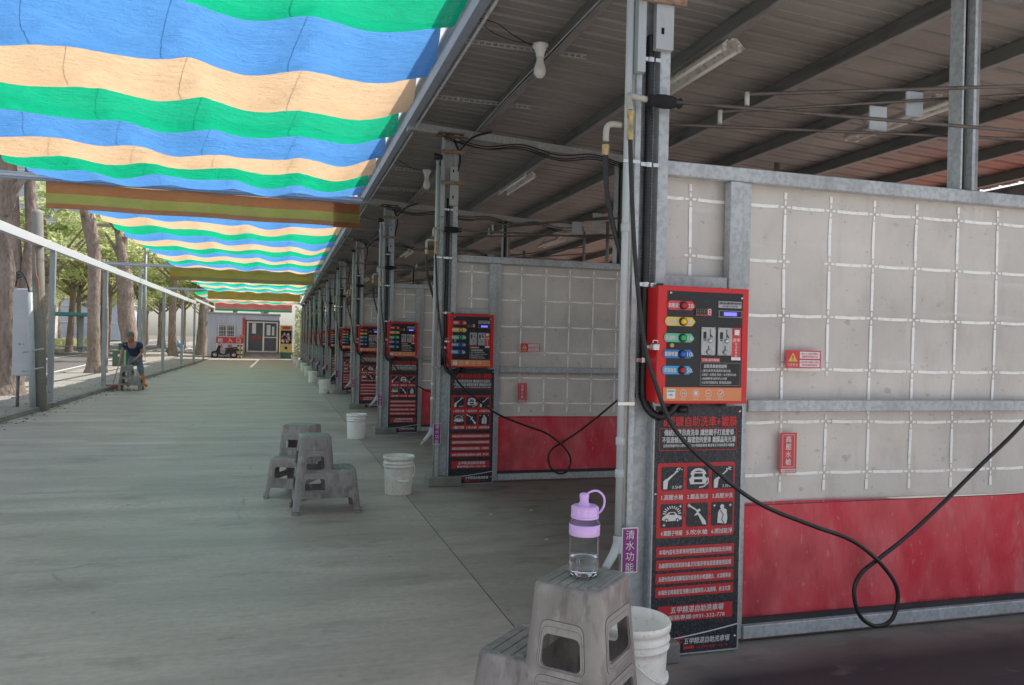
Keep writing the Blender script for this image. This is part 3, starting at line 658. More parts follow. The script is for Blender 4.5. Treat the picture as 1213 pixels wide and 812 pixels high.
def make_box():
    t = thing('payment_box', (1.895, Y0 - .1, 1.237), 'x', 'payment box', 'red coin payment boxes on the columns')
    X0, W, Z1, H = 1.664, .468, 1.777, .54; yf = Y0 - .20
    def P(px, py):
        return (X0 + W * (px - 105 + 18 * (py - 50) / 700 * 0) / 533 if px < 330 else X0 + W - W * (638 - px - 26 * (py - 65) / 685) / 533, Z1 - H * (py - 55) / 693)
    b = MB(); b.bbox(X0, X0 + W, yf + .012, Y0 - .036, Z1 - H, Z1, 'enamel', .004, 2); b.build('case', t)
    b = MB(); b.bbox(X0 - .006, X0 + W + .006, yf, yf + .018, Z1 - H - .004, Z1 + .004, 'enamel', .005, 3); dr = b.build('door', t)
    y1 = yf - .002
    b = MB(); b.rect(P(152, 0)[0], P(605, 80)[0], P(0, 652)[1], P(0, 80)[1], y1, 'panelblack'); b.build('control_panel', t)
    rows = [('label_red', 'lamp_red', 138, 166, 138, 193, 315, '高壓清水', '20'), ('label_yellow', 'lamp_yellow', 128, 263, 235, 288, 318, '泡沫清洗', '8'), ('label_green', 'lamp_green', 125, 357, 333, 385, 313, '高速吹水', '16'), ('label_blue', 'lamp_blue', 122, 455, 430, 481, 311, '鍍膜噴灑', '10'), ('label_cyan', 'lamp_red', 118, 552, 527, 577, 305, '消毒除臭', '50')]
    for (lm, bm_, pl, cy, t0, t1, pr, tx, num) in rows:
        b = MB(); x0 = P(pl + 10, 0)[0]; x1 = P(pr, 0)[0]; za, zb = P(0, t0)[1], P(0, t1)[1]; zc = (za + zb) / 2; h = za - zb
        pts = [(x0 + h * .3, zb), (x1 - h * .42, zb), (x1, zc), (x1 - h * .42, za), (x0 + h * .3, za), (x0 + h * .08, za - h * .2), (x0, zc), (x0 + h * .08, zb + h * .2)]
        b.poly(pts, y1 - .0025, lm)
        b.text(tx, x0 + h * .18, zc - .009, .023, y1 - .0038, 'ink', .02, w=.066)
        b.text(num, P(272, 0)[0], zc - .0105, .028, y1 - .0038, 'ink', .02, w=.016 if len(num) == 1 else .026)
        b.text('元', P(299, 0)[0] - .001, zc - .011, .011, y1 - .0038, 'ink', .0)
        lb = b.build('price_label', t)
        b = MB(); cx = P(242, 0)[0]
        b.lathe([(.0195, 0), (.0195, -.008), (.0155, -.011), (.0145, -.006)], (cx, y1 - .003, zc), 'panelblack', 20, 'y')
        b.lathe([(.0145, -.006), (.0135, -.015), (.009, -.018), (0, -.019)], (cx, y1 - .003, zc), bm_, 20, 'y'); b.build('push_button', t)
    for px, py in ((170, 92), (597, 107)): b = MB(); b.lathe([(.0065, 0), (.0065, -.004), (0, -.005)], (P(px, py)[0], y1, P(px, py)[1]), 'chrome', 12, 'y'); b.build('screw', t)
    # digit display
    b = MB(); x0, z1 = P(315, 178); x1, z0 = P(405, 222); b.box(x0, x1, y1 - .004, y1 - .0005, z0, z1, 'panelblack'); w = (x1 - x0) / 4
    for i in range(4):
        mm = 'glow_red' if i == 3 else 'dimdigit'; a = x0 + w * i + w * .18; c = x0 + w * (i + 1) - w * .18; q0 = z0 + .006; q1 = z1 - .004; qm = (q0 + q1) / 2
        if i == 3: b.rect(x0 + w * 3, x1, z0, z1, y1 - .0045, 'label_red')
        mm = 'signwhite' if i == 3 else mm
        b.line([(a, q0), (c, q0)], .0025, y1 - .006, mm); b.line([(a, qm), (c, qm)], .0025, y1 - .006, mm); b.line([(a, q1), (c, q1)], .0025, y1 - .006, mm)
        for xx in (a, c): b.line([(xx, q0 + .002), (xx, q1 - .002)], .0025, y1 - .0062, mm)
    b.rect(x0, x1, z0 - .0, z0 + .0035, y1 - .0065, 'label_red'); b.build('digit_display', t)
    b = MB(); x0, z1 = P(452, 130); x1, z0 = P(592, 170); b.rect(x0, x1, z0, z1, y1 - .002, 'silverlabel'); b.text('請投硬幣使用', x0 + .004, z1 - .0145, .013, y1 - .003, 'inkdark', .02, w=x1 - x0 - .008); b.text('本機不找零', x0 + .02, z0 + .004, .010, y1 - .003, 'inkdark', .01, w=x1 - x0 - .04); b.build('notice_plate', t)
    b = MB(); x0, z1 = P(452, 187); x1, z0 = P(592, 227); b.box(x0, x1, y1 - .005, y1 - .0005, z0, z1, 'silverlabel'); b.rect(x0 + .002, x1 - .002, z0 + .002, z1 - .002, y1 - .0055, 'panelblack'); a, _ = P(478, 0); c, _ = P(562, 200)
    b.rect(P(480, 205)[0], P(560, 205)[0], z0 + .007, z1 - .007, y1 - .0065, 'glow_blue', .003); b.text('Welcome', P(490, 205)[0], z0 + .011, .011, y1 - .0075, 'ink', 0, w=.05); b.build('lcd_display', t)
    for px in (345, 445):
        b = MB(); x0, z1 = P(px, 290); x1, z0 = P(px + 80, 460); b.bbox(x0, x1, y1 - .006, y1 - .0005, z0, z1, 'silver', .0015, 1); xc = (x0 + x1) / 2
        b.rect(x0 + .010, x0 + .026, z1 - .055, z1 - .022, y1 - .0068, 'panelblack', .002); b.rect(x0 + .012, x0 + .024, z1 - .064, z1 - .058, y1 - .0068, 'inkdark')
        b.rect(xc + .006, xc + .010, z1 - .05, z1 - .008, y1 - .0068, 'inkdark'); b.line([(xc + .008, z1 - .034), (xc + .02, z1 - .048)], .006, y1 - .0069, 'inkdark')
        b.lathe([(.010, 0), (.011, -.008), (.006, -.014), (0, -.015)], (xc + .006, y1 - .006, z1 - .064), 'chrome', 14, 'y')
        b.rect(xc - .012, xc + .012, z0 + .012, z0 + .02, y1 - .0068, 'panelblack'); b.rect(xc - .002, xc + .003, z0 + .015, z0 + .045, y1 - .0069, 'inkdark'); b.lathe([(.013, 0), (.013, -.006), (.009, -.010), (0, -.006)], (xc + .004, y1 - .006, z0 + .016), 'silver', 14, 'y')
        for sx in (x0 + .005, x1 - .005):
            for sz in (z0 + .006, z1 - .006): b.disc((sx, y1 - .0068, sz), .002, 'inkdark', 8)
        b.build('coin_slot', t)
    b = MB(); x0, z1 = P(530, 290); x1, z0 = P(580, 487); b.rect(x0, x1, z0, z1, y1 - .002, 'label_red'); b.rect(x0, x1, z0, z0 + .014, y1 - .003, 'signwhite'); b.text('退幣', x0 + .004, z1 - .065, .018, y1 - .003, 'ink', .02, w=x1 - x0 - .008); b.text('取消鈕按此', (x0 + x1) / 2, z1 - .082, .0125, y1 - .003, 'ink', .02, vert=True); b.build('side_label', t)
    b = MB(); xc = P(557, 318)[0]; zc = P(0, 318)[1]; b.bbox(xc - .013, xc + .013, y1 - .012, y1 - .003, zc - .013, zc + .013, 'signwhite', .003, 2); b.build('push_button', t)
    b = MB(); x0, z1 = P(341, 476); x1, z0 = P(455, 499); b.rect(x0, x1, z0, z1, y1 - .002, 'label_red'); b.text('注意:請先閱讀', x0 + .006, z0 + .004, .0125, y1 - .003, 'ink', .02, w=x1 - x0 - .012)
    x0, z1 = P(338, 504); x1, z0 = P(575, 642); b.rect(x0, x1, z0, z1, y1 - .0010, 'silverlabel'); b.rect(x0 + .0012, x1 - .0012, z0 + .0012, z1 - .0012, y1 - .0018, 'panelblack')
    b.text('自助洗車使用說明', x0 + .018, z1 - .024, .019, y1 - .003, 'ink', .02, w=.12)
    for i, s_ in enumerate(['1.請先投幣再選擇所需功能', '2.按鈕一次開始 再按一次可暫停計時', '3.餘額歸零後即停止供應', '4.如有問題請洽 管理員服務']):
        b.text(s_, x0 + .006, z1 - .043 - .0185 * i, .0135, y1 - .003, 'ink', .01, w=[.155, .185, .135, .16][i])
    b.build('instructions', t)
    b = MB(); x0, z1 = P(137, 652); x1, z0 = P(582, 735); z1 = P(0, 655)[1]; b.rect(x0 - .001, x1, z0, z1, y1 - .002, 'label_orange'); zc = (z0 + z1) / 2 + .004; y2 = y1 - .003
    b.rect(x0 + .018, x0 + .062, z0 + .010, z1 - .008, y2, 'signwhite', .003); b.rect(x0 + .022, x0 + .058, zc + .006, zc + .014, y2 - .001, 'label_green'); b.text('付款', x0 + .028, zc - .012, .011, y2 - .001, 'greenpaint', .01)
    for i in range(4):
        cx = x0 + .104 + .0655 * i
        for q in range(16): a = q * PI / 8; a2 = a + PI / 8; b.line([(cx + .0165 * math.cos(a), zc + .0165 * math.sin(a)), (cx + .0165 * math.cos(a2), zc + .0165 * math.sin(a2))], .0022, y2, 'ink')
        if i == 0: b.text('優惠', cx - .011, zc - .004, .011, y2, 'ink', .01)
        if i == 1: b.rect(cx - .008, cx + .008, zc - .008, zc + .009, y2, 'ink', .002)
        if i == 2: b.line([(cx - .011, zc), (cx + .011, zc)], .003, y2, 'ink'); b.rect(cx - .020, cx - .012, zc - .003, zc + .003, y2 - .0005, 'label_orange'); b.rect(cx + .012, cx + .020, zc - .003, zc + .003, y2 - .0005, 'label_orange')
        if i == 3: b.line([(cx - .008, zc), (cx - .002, zc - .007), (cx + .010, zc + .009)], .003, y2, 'ink')
        b.text(['會員登入', '儲值卡片', '掃碼', '確認付款'][i], cx - .015, z0 + .006, .0075, y2, 'ink', 0, w=.03)
        b.disc((cx + .032, y2, zc), .0015, 'ink', 6)
    b.build('payment_strip', t)
    b = MB(); b.bbox(X0 - .04, X0 - .006, yf + .03, yf + .05, 1.487, 1.503, 'chrome', .003); b.bbox(X0 - .030, X0 + .004, yf - .012, yf + .030, 1.480, 1.51, 'chrome', .006, mx=None); b.tube([(X0 - .03, yf - .005, 1.51), (X0 - .03, yf - .005, 1.525), (X0 - .005, yf - .002, 1.525), (X0 - .005, yf - .002, 1.51)], .003, 'chrome', 6)
    b.build('lock', t)
    b = MB(); x, z = P(180, 405); b.lathe([(.012, 0), (.012, -.007), (.008, -.010), (0, -.010)], (x, y1, z), 'brass', 16, 'y'); b.build('keyhole', t)
    b = MB(); b.box(X0 + .04, X0 + .06, Y0 - .12, Y0 - .09, Z1 + .005, Z1 + .02, 'black_rubber'); b.build('vent', t)
    return t

def make_poster():
    t = thing('instruction_banner', (1.95, Y0 - .04, .02), 'x', 'banner', 'black and red instruction banners under the payment boxes')
    XA, XB, ZA, ZB = 1.708, 2.187, .02, 1.212; y = Y0 - .092
    b = MB(); nx, nz = 6, 40; vs = []
    b.box(XA, XB, y, y + .006, ZA, ZB, 'posterblack'); b.build('sheet', t)
    b = MB(); b.box(XA - .004, XA + .003, y - .002, y + .008, ZA - .004, ZB, 'galv'); b.box(XB - .003, XB + .005, y - .002, y + .05, ZA - .004, ZB, 'galv'); b.box(XA, XB, y - .001, y + .007, ZA - .007, ZA - .0005, 'galv')
    for px in (XA + .014, XB - .016):
        for pz in (ZB - .025, ZB - .42, ZA + .06): b.lathe([(.007, 0), (.006, -.003), (0, -.004)], (px, y - .001, pz), 'chrome', 10, 'y')
    b.build('edge_strip', t)
    W = XB - XA
    def X(f): return XA + W * f
    def Zv(v): return ZB - (v - 481) / (768 - 481) * (ZB - ZA)
    y1 = y - .002
    b = MB(); b.text('6步驟自助洗車+鍍膜', X(.10), Zv(503.5), .054, y1, 'titlered', .035, w=W * .83); b.build('title', t)
    b = MB(); x0, x1, z0, z1 = X(.06), X(.93), Zv(532), Zv(506.5)
    b.line([(x0, z0), (x1, z0), (x1, z1), (x0, z1), (x0, z0)], .0035, y1, 'posterred')
    b.text('傳統所費昂貴洗車 讓您親手打造愛車', X(.11), Zv(514.5), .033, y1, 'ink', .03, w=W * .79)
    b.text('不留遺憾刮痕 歸還您的愛車 鍍膜晶亮光澤', X(.09), Zv(522.8), .032, y1, 'ink', .03, w=W * .83)
    b.text('全程自助操作安心便利 二十四小時開放使用 歡迎車主多加利用多項優惠', X(.10), Zv(528), .016, y1, 'ink', .02, w=W * .81); b.build('slogan', t)
    b = MB(); b.rect(X(.045), X(.925), Zv(633), Zv(546.5), y1, 'posterred', .012); pn = b.build('step_panel', t)
    cols = [.09, .375, .66]; wv = .245; rows = [(551, 578), (593.5, 621)]
    y2 = y1 - .002; y3 = y1 - .004
    k = 0
    caps = ['1.高壓水槍', '2.鍍晶泡沫', '3.高壓沖洗', '4.鍍膜子噴鍍', '5.吹水槍', '6.擦拭乾淨']
    for r, (va, vb) in enumerate(rows):
        for c in range(3):
            b = MB(); x0, x1 = X(cols[c]), X(cols[c] + wv); z1, z0 = Zv(va), Zv(vb); cx, cz = (x0 + x1) / 2, (z0 + z1) / 2; s = (x1 - x0) / 2
            b.rect(x0, x1, z0, z1, y2, 'posterblack', .009)
            q = lambda *pts: [(cx + a * s, cz + d * s) for a, d in pts]
            if k in (0, 2):
                b.poly(q((-.85, -.85), (-.5, -.85), (-.42, -.2), (-.6, 0), (-.85, -.2)), y3, 'ink'); b.poly(q((-.6, -.05), (-.45, -.2), (.05, .25), (-.05, .35)), y3, 'ink')
                rn = random.Random(k)
                for i in range(26):
                    u = .12 + .88 * (i / 26); a = .78 + (rn.random() - .5) * .5 * u; px, pz = u * 1.15 * math.cos(a) * .95 - .1, u * 1.05 * math.sin(a) + .18
                    b.poly([(cx + s * (px + .07 * math.cos(g)), cz + s * (min(pz, .85) + .05 * math.sin(g))) for g in (0, 1.3, 2.6, 3.9, 5.2)], y3 - .0001 * i, 'ink')
                b.text('3.5HP', cx - .05 * s, cz - .82 * s, .020, y3, 'ink', .02, w=s * .9)
            if k == 1:
                b.poly(q((-.7, -.5), (.7, -.5), (.85, -.1), (.62, .15), (.5, .5), (-.5, .5), (-.62, .15), (-.85, -.1)), y3, 'ink'); b.poly(q((-.42, .1), (.42, .1), (.36, .38), (-.36, .38)), y3 - .001, 'posterblack'); b.poly(q((-.38, -.35), (.38, -.35), (.38, -.1), (-.38, -.1)), y3 - .001, 'posterblack')
                for i in range(9): a = .35 * i + .2; b.poly([(cx + s * (.62 * math.cos(a) + .15 * math.cos(g)), cz + s * (.3 + .42 * math.sin(a) + .13 * math.sin(g))) for g in (0, 1.3, 2.6, 3.9, 5.2)], y3 - .0002 * i, 'ink')
                b.line(q((.9, .05), (.95, -.4), (.55, -.7), (.1, -.78)), .006, y3, 'ink')
            if k == 3:
                b.poly(q((-.85, -.1), (-.6, .05), (-.25, .3), (.25, .3), (.5, .05), (.85, -.05), (.9, -.3), (.6, -.42), (-.6, -.45), (-.9, -.3)), y3, 'ink')
                b.poly(q((-.3, .08), (.3, .08), (.18, .24), (-.18, .24)), y3 - .001, 'posterblack')
                for cc in (-.5, .5): b.disc((cx + cc * s, y3 - .001, cz - .38 * s), .17 * s, 'posterblack', 12); b.disc((cx + cc * s, y3 - .002, cz - .38 * s), .09 * s, 'ink', 10)
                for i in range(11): a = PI * (.05 + .09 * i); b.line([(cx + s * .55 * math.cos(a), cz + s * (.1 + .5 * math.sin(a))), (cx + s * .85 * math.cos(a), cz + s * (.1 + .72 * math.sin(a)))], .005, y3, 'ink')
                for px, pz in ((.75, .75), (-.7, -.75)): b.line(q((px - .12, pz), (px + .12, pz)), .004, y3, 'ink'); b.line(q((px, pz - .12), (px, pz + .12)), .004, y3 - .0003, 'ink')
            if k == 4:
                b.line(q((-.8, .8), (-.2, .45), (.1, .2)), .007, y3, 'ink'); b.poly(q((0, .28), (.2, .1), (.75, -.5), (.85, -.85), (.5, -.8), (.05, .0), (-.3, -.1), (-.25, 0)), y3 - .0005, 'ink'); b.line(q((-.1, .3), (.25, .4)), .012, y3 - .001, 'ink')
                for a in range(6): b.line([(cx - .8 * s, cz + .8 * s), (cx - .8 * s + .16 * s * math.cos(a), cz + .8 * s + .16 * s * math.sin(a))], .003, y3 - .0015, 'ink')
            if k == 5:
                b.poly(q((-.45, -.75), (.4, -.85), (.5, -.4), (.4, .35), (.1, .45), (-.25, .35), (-.4, .1)), y3, 'ink'); b.disc((cx - .02 * s, y3, cz + .58 * s), .2 * s, 'ink', 12)
                b.line(q((-.2, .3), (.1, -.1), (-.05, -.5), (.2, -.8)), .004, y3 - .001, 'posterblack')
                for px, pz in ((.75, .7), (-.75, .7)): b.line(q((px - .12, pz), (px + .12, pz)), .004, y3, 'ink'); b.line(q((px, pz - .12), (px, pz + .12)), .004, y3 - .0003, 'ink')
            b.text(caps[k], x0 + .002, Zv([588.5, 630][r]), .027, y2, 'ink', .02, w=(x1 - x0) * (.98 if len(caps[k]) < 8 else 1.05))
            if c < 2: b.poly([(x1 + .006, cz - .006), (x1 + .014, cz), (x1 + .006, cz + .006)], y2, 'inkdark')
            b.build('step_icon', t); k += 1
    bars = ['本場內設有洗車專用管路並搭配高壓噴頭及洗淨劑', '為維護環境清潔請勿亂丟垃圾菸蒂並請愛護使用設備', '為避免造成漏電觸電請勿直接用水噴灑機台、水流朝車身', '本場所全時錄影監視機台設備如有人為損壞、依法究責']
    for i, (va, vb) in enumerate(((643, 655), (658.5, 670.5), (674, 686), (689.5, 701.5))):
        b = MB(); b.rect(X(.05), X(.935), Zv(vb), Zv(va), y1, 'posterred', .005); b.text(bars[i], X(.08), Zv(vb) + .014, .026, y2, 'ink', .035, w=W * .82); b.build('rule_strip', t)
    b = MB(); b.rect(X(.08), X(.93), Zv(730), Zv(712), y1, 'posterred', .005); b.text('五甲精湛自助洗車場', X(.22), Zv(720), .034, y2, 'ink', .03, w=W * .6, shear=.15); b.text('服務專線:0931-332-778', X(.2), Zv(728), .025, y2, 'ink', .02, w=W * .64); b.build('phone_strip', t)
    b = MB(); pts = [(X(u), Zv(752 - 13 * u ** 1.5)) for u in [i / 12 for i in range(13)]]
    for a, c in zip(pts[:-1], pts[1:]): b.line([a, c], .006, y1, 'ink')
    b.build('white_swoosh', t)
    b = MB(); b.text('CWF', X(.10), Zv(759), .05, y1, 'titlered', .03, w=W * .25, shear=.3); b.text('五甲精湛自助洗車場', X(.38), Zv(757.5), .033, y1, 'ink', .03, w=W * .52, shear=.2); b.rect(X(.38), X(.5), Zv(763.5), Zv(760), y1, 'titlered'); b.text('自助洗車新體驗二十四小時', X(.52), Zv(763.5), .012, y1, 'titlered', .01, w=W * .36); b.build('shop_logo', t)
    return t

def make_purple():
    t = thing('tap_sign', (1.578, Y0 - .13, .54), 'x', 'sign', 'purple clean water signs on the columns')
    b = MB(); y = Y0 - .128; b.box(1.537, 1.619, y, y + .004, .436, .648, 'signwhite'); b.build('border', t)
    b = MB(); b.rect(1.542, 1.614, .442, .643, y - .0015, 'purple'); b.build('plate', t)
    b = MB(); b.text('清水功能', 1.578, .598, .0468, y - .003, 'signwhite', .01, vert=True); b.build('lettering', t)
    return t
def make_warn():
    t = thing('warning_sticker', (2.605, Y0, 1.445), 'x', 'sign', 'red warning stickers with yellow triangles on the partitions')
    y = Y0 + .004; b = MB(); b.box(2.499, 2.712, y, y + .003, 1.402, 1.494, 'label_red'); b.build('plate', t)
    b = MB(); b.poly([(2.512, 1.436), (2.568, 1.436), (2.540, 1.483)], y - .001, 'label_yellow'); b.text('!', 2.5375, 1.442, .036, y - .002, 'inkdark', .02); b.text('注意安全', 2.508, 1.412, .018, y - .001, 'ink', .01, w=.064); b.build('warning_symbol', t)
    b = MB()
    for z, s1, s2 in ((1.452, '※請小心水槍反彈傷人', '請握緊後再開啟水槍'), (1.408, '※請勿將水槍對人噴射', '使用後請掛回原位')):
        b.rect(2.582, 2.704, z, z + .036, y - .001, 'signwhite', .003); b.text(s1, 2.586, z + .021, .0125, y - .002, 'titlered', .01, w=.112); b.text(s2, 2.594, z + .006, .0125, y - .002, 'titlered', .01, w=.098)
    b.build('notice_text', t); return t
def make_gunsign():
    t = thing('spray_gun_sign', (2.526, Y0, .96), 'x', 'sign', 'red vertical spray gun signs on the partitions')
    y = Y0 + .004; b = MB(); b.box(2.477, 2.576, y, y + .003, .857, 1.066, 'label_red'); b.build('plate', t)
    b = MB(); b.line([(2.491, .889), (2.562, .889), (2.562, 1.056), (2.491, 1.056), (2.491, .889)], .0022, y - .001, 'ink'); b.text('高壓水槍', 2.526, 1.019, .036, y - .001, 'ink', .03, vert=True); b.rect(2.484, 2.570, .861, .879, y - .001, 'ink'); b.text('小心使用請勿碰撞', 2.488, .865, .013, y - .002, 'titlered', 0, w=.078); b.build('lettering', t)
    return t
def make_bulb():
    t = thing('ceiling_bulb', (1.79, Y0 + 2.05, 3.74), 'x', 'light bulb', 'white bulbs hanging under the roof')
    c = (1.79, Y0 + 2.05, 3.47)
    b = MB(); b.lathe([(.0, 0), (.022, .004), (.042, .03), (.046, .055), (.040, .085), (.028, .12), (.026, .155)], c, 'bulb', 20); b.build('bulb', t)
    b = MB(); b.lathe([(.026, .155), (.03, .158), (.034, .19), (.05, .222), (.062, .235), (.062, .25), (.0, .25)], c, 'bulb', 20); b.build('socket', t)
    b = MB(); b.tube(smooth_path([(1.79, c[1], 3.722), (1.70, c[1] - .03, 3.70), (1.55, c[1] - .1, 3.72), (1.42, c[1] - .12, 3.78), (1.30, c[1] - .05, 3.83)], 5), .004, 'black_rubber', 5); b.tube(smooth_path([(1.79, c[1], 3.722), (1.6, c[1] + .05, 3.74), (1.4, c[1] - .02, 3.76), (1.30, c[1] - .05, 3.83)], 5), .003, 'black_rubber', 5); b.build('cable', t)
    return t
def make_strut(dy, nm):
    b = MB(); y = Y0 + dy; x0, x1 = 1.20, 2.24; z = 3.735
    def angle(y0, flip):
        b.box(x0, x1, y0, y0 + .003, z, z + .008, 'greypaint'); b.box(x0, x1, y0, y0 + .003, z + .030, z + .038, 'greypaint')
        x = x0
        while x < x1 - .02: b.box(x, x + .018, y0, y0 + .003, z + .008, z + .030, 'greypaint'); x += .052
        b.box(x0, x1, y0 + .003, y0 + .03, z + .034, z + .038, 'greypaint')
    angle(y, 0)
    o = b.build(nm, origin=(x0, y, z)); return o
def make_tube():
    t = thing('tube_light', (2.98, Y0 + 1.95, 3.62), 'x', 'tube light', 'twin fluorescent tube lights under the roof')
    xc, y0, y1, z = 2.98, Y0 + 1.35, Y0 + 2.58, 3.60
    b = MB(); vs = []
    for y in (y0, y1): vs += [(xc - .095, y, z), (xc - .03, y, z + .055), (xc + .03, y, z + .055), (xc + .095, y, z), (xc + .092, y, z + .008), (xc + .032, y, z + .07), (xc - .032, y, z + .07), (xc - .092, y, z + .008)]
    fs = [(i, (i + 1) % 8, 8 + (i + 1) % 8, 8 + i) for i in range(8)] + [tuple(range(8)), tuple(range(8, 16))[::-1]]
    b.add(vs, fs, 'reflector'); b.build('reflector', t)
    for s in (-1, 1):
        b = MB(); b.tube([(xc + s * .06, y0 + .03, z - .004), (xc + s * .06, y1 - .03, z - .004)], .013, 'tube', 8); b.box(xc + s * .06 - .014, xc + s * .06 + .014, y0 + .005, y0 + .03, z - .02, z + .03, 'reflector'); b.box(xc + s * .06 - .014, xc + s * .06 + .014, y1 - .03, y1 - .005, z - .02, z + .03, 'reflector'); b.build('tube', t)
    b = MB(); b.box(xc - .035, xc + .035, y0 + .2, y0 + .24, z + .071, z + .12, 'reflector'); b.build('hanger', t); b = MB(); b.box(xc - .035, xc + .035, y1 - .24, y1 - .2, z + .071, z + .12, 'reflector'); b.build('hanger', t)
    return t
def make_rearcol():
    t = thing('rear_column', (3.63, Y0, 2.4), 'x', 'column', 'steel posts standing on the partitions')
    b = MB(); z0, z1 = 2.406, rz(3.63) - .205
    b.box(3.566, 3.578, Y0 - .03, Y0 + .06, z0, z1, 'galv'); b.box(3.5785, 3.6355, Y0 + .0, Y0 + .01, z0, z1, 'purlin'); b.box(3.636, 3.655, Y0 - .04, Y0 + .06, z0, z1, 'galv'); b.box(3.6555, 3.695, Y0 - .022, Y0 + .05, z0, z1, 'galvdark'); b.tube([(3.605, Y0 - .01, z0), (3.605, Y0 - .01, z1)], .006, 'black_rubber', 6)
    b.build('post', t)
    b = MB(); b.lathe([(.0, -.04), (.07, -.04), (.07, .04), (0, .04)], (3.63, Y0, 2.62), 'black_rubber', 10)
    return t
def make_backpost():
    b = MB(); b.box(5.83, 5.93, Y0 - .05, Y0 + .05, 0, rz(5.9) - .2, 'galvdark'); b.box(5.80, 5.96, Y0 - .08, Y0 + .08, 0, .012, 'galvdark'); return b.build('back_post', origin=(5.88, Y0, 0))

protos = [
    (make_column(), 12, 12, lambda k: f'{nth(k)} galvanised steel column with rusty clips along the walkway'.replace('nearest', 'big foreground')),
    (make_pipe(), 12, 6, lambda k: f'grey water pipe with angled spout on the {nth(k)} column'),
    (make_duct(), 12, 5, lambda k: f'thick black corrugated conduit clamped inside the {nth(k)} column'),
    (make_sprayhose(), 8, 5, lambda k: f'thin black spray hose looped before the {nth(k)} partition'),
    (make_foamhose(), 9, 5, lambda k: f'short black hose with brass coupling left of the {nth(k)} column'),
    (make_booms(), 8, 4, lambda k: f'pair of swinging rods with black foam grip at the {nth(k)} column'),
    (make_booms2(), 6, 4, lambda k: f'crossing steel rods with two hanging plates above the {nth(k)} partition'),
    (make_partition(), 12, 12, lambda k: f'grey tarpaulin partition with red skirt in steel frame, {nth(k)}'),
    (make_box(), 12, 4, lambda k: f'red payment box with coloured buttons and coin slots on {nth(k)} column'),
    (make_poster(), 12, 5, lambda k: f'black and red instruction banner below the payment box at {nth(k)} column'),
    (make_purple(), 9, 4, lambda k: f'purple vertical sign reading 清水功能 on the {nth(k)} column'),
    (make_warn(), 4, 3, lambda k: f'red warning sticker with yellow triangle on the {nth(k)} partition'),
    (make_gunsign(), 4, 3, lambda k: f'red vertical sign reading 高壓水槍 on the {nth(k)} partition'),
    (make_bulb(), 9, 4, lambda k: f'white light bulb hanging under the eave past the {nth(k)} column'),
    (make_strut(2.25, 'perforated_strut'), 9, 9, lambda k: f'perforated steel strut beside the hanging bulb past the {nth(k)} column'),
    (make_strut(3.65, 'perforated_strut'), 9, 9, lambda k: f'perforated steel strut just behind the bulb past the {nth(k)} column'),
    (make_tube(), 8, 4, lambda k: f'twin tube light under the roof purlin past the {nth(k)} column'),
    (make_rearcol(), 8, 8, lambda k: f'steel post standing on top of the {nth(k)} partition'),
    (make_backpost(), 9, 9, lambda k: f'dark steel post at the far end of the {nth(k)} partition'),
]
cats = {'perforated_strut': ('strut', 'perforated steel struts under the eave'), 'back_post': ('post', 'posts at the back of the bays')}
FAR_SKIP = ('title', 'slogan', 'instructions', 'screw', 'keyhole', 'notice_plate', 'phone_strip', 'shop_logo', 'lettering', 'strap', 'clamp', 'vent', 'lock', 'side_label', 'gland')
for (o, n, nfull, lab) in protos:
    if o.name.split('.')[0] in cats: tag(o, None, *cats[o.name.split('.')[0]])
    loc = Vector(o.location)
    for k in range(1, n):
        q_ = dup(o, loc + Vector((DX * k, BAY * k, 0)), lab(k), skip=FAR_SKIP if k >= nfull else ())
        if o.name == 'spray_hose': q_.scale = (1 - .05 * ((k * 7) % 3 - .4) * .5, 1, 1 - .02 * (k % 3))
        if o.name == 'foam_hose': q_.rotation_euler = (0, 0, .12 * ((k * 5) % 4 - 1.5))
    o['label'] = lab(0)
# second row of tube lights
src = [o for o in C.objects if o.name == 'tube_light'][0]
for k in range(5): dup(src, Vector(src.location) + Vector((2.1, BAY * k + .1, -.115)), f'twin tube light further right under the roof past the {nth(k)} column')
# cables under the roof
cab = thing('roof_cable', (2, 8, 3.7), 'bundle of thin cables clipped along the first roof purlin', 'cable')
b = MB()
for i in range(3):
    b.tube(smooth_path([(1.90 - .018 * i, 2.85 + 1.3 * j, rz(1.9) - .125 - .012 * i + .012 * math.sin(j * 2.1 + i)) for j in range(22)], 4), .0055, 'galv' if i != 1 else 'black_rubber', 5)
b.build('cable_bundle', cab)
for k in range(1, 5):
    y = Y0 + BAY * k - .08; cab2 = thing('hanging_cable', (2, y, 3.6), f'loose black cable sagging along the roof beam at the {nth(k)} column', 'cable', 'loose cables along the roof beams')
    b = MB(); rn = random.Random(k)
    for i in range(3):
        z = 3.64 - .03 * i; pts = [(1.55 + .42 * j, y - .02 * i, z - .016 * j - (.05 + .03 * rn.random()) * (j % 2)) for j in range(9)]
        b.tube(smooth_path(pts, 5), .006, 'black_rubber', 5)
    b.tube(smooth_path([(1.66, y - .02, 3.58), (1.72, y - .04, 3.4), (1.69, y - .03, 3.2), (1.68, y, 3.0)], 5), .012, 'black_rubber', 6)
    b.tube(smooth_path([(1.70, y - .03, 3.45), (1.85, y - .03, 3.62), (2.05, y - .03, 3.70)], 5), .012, 'black_rubber', 6)
    b.build('cable', cab2)

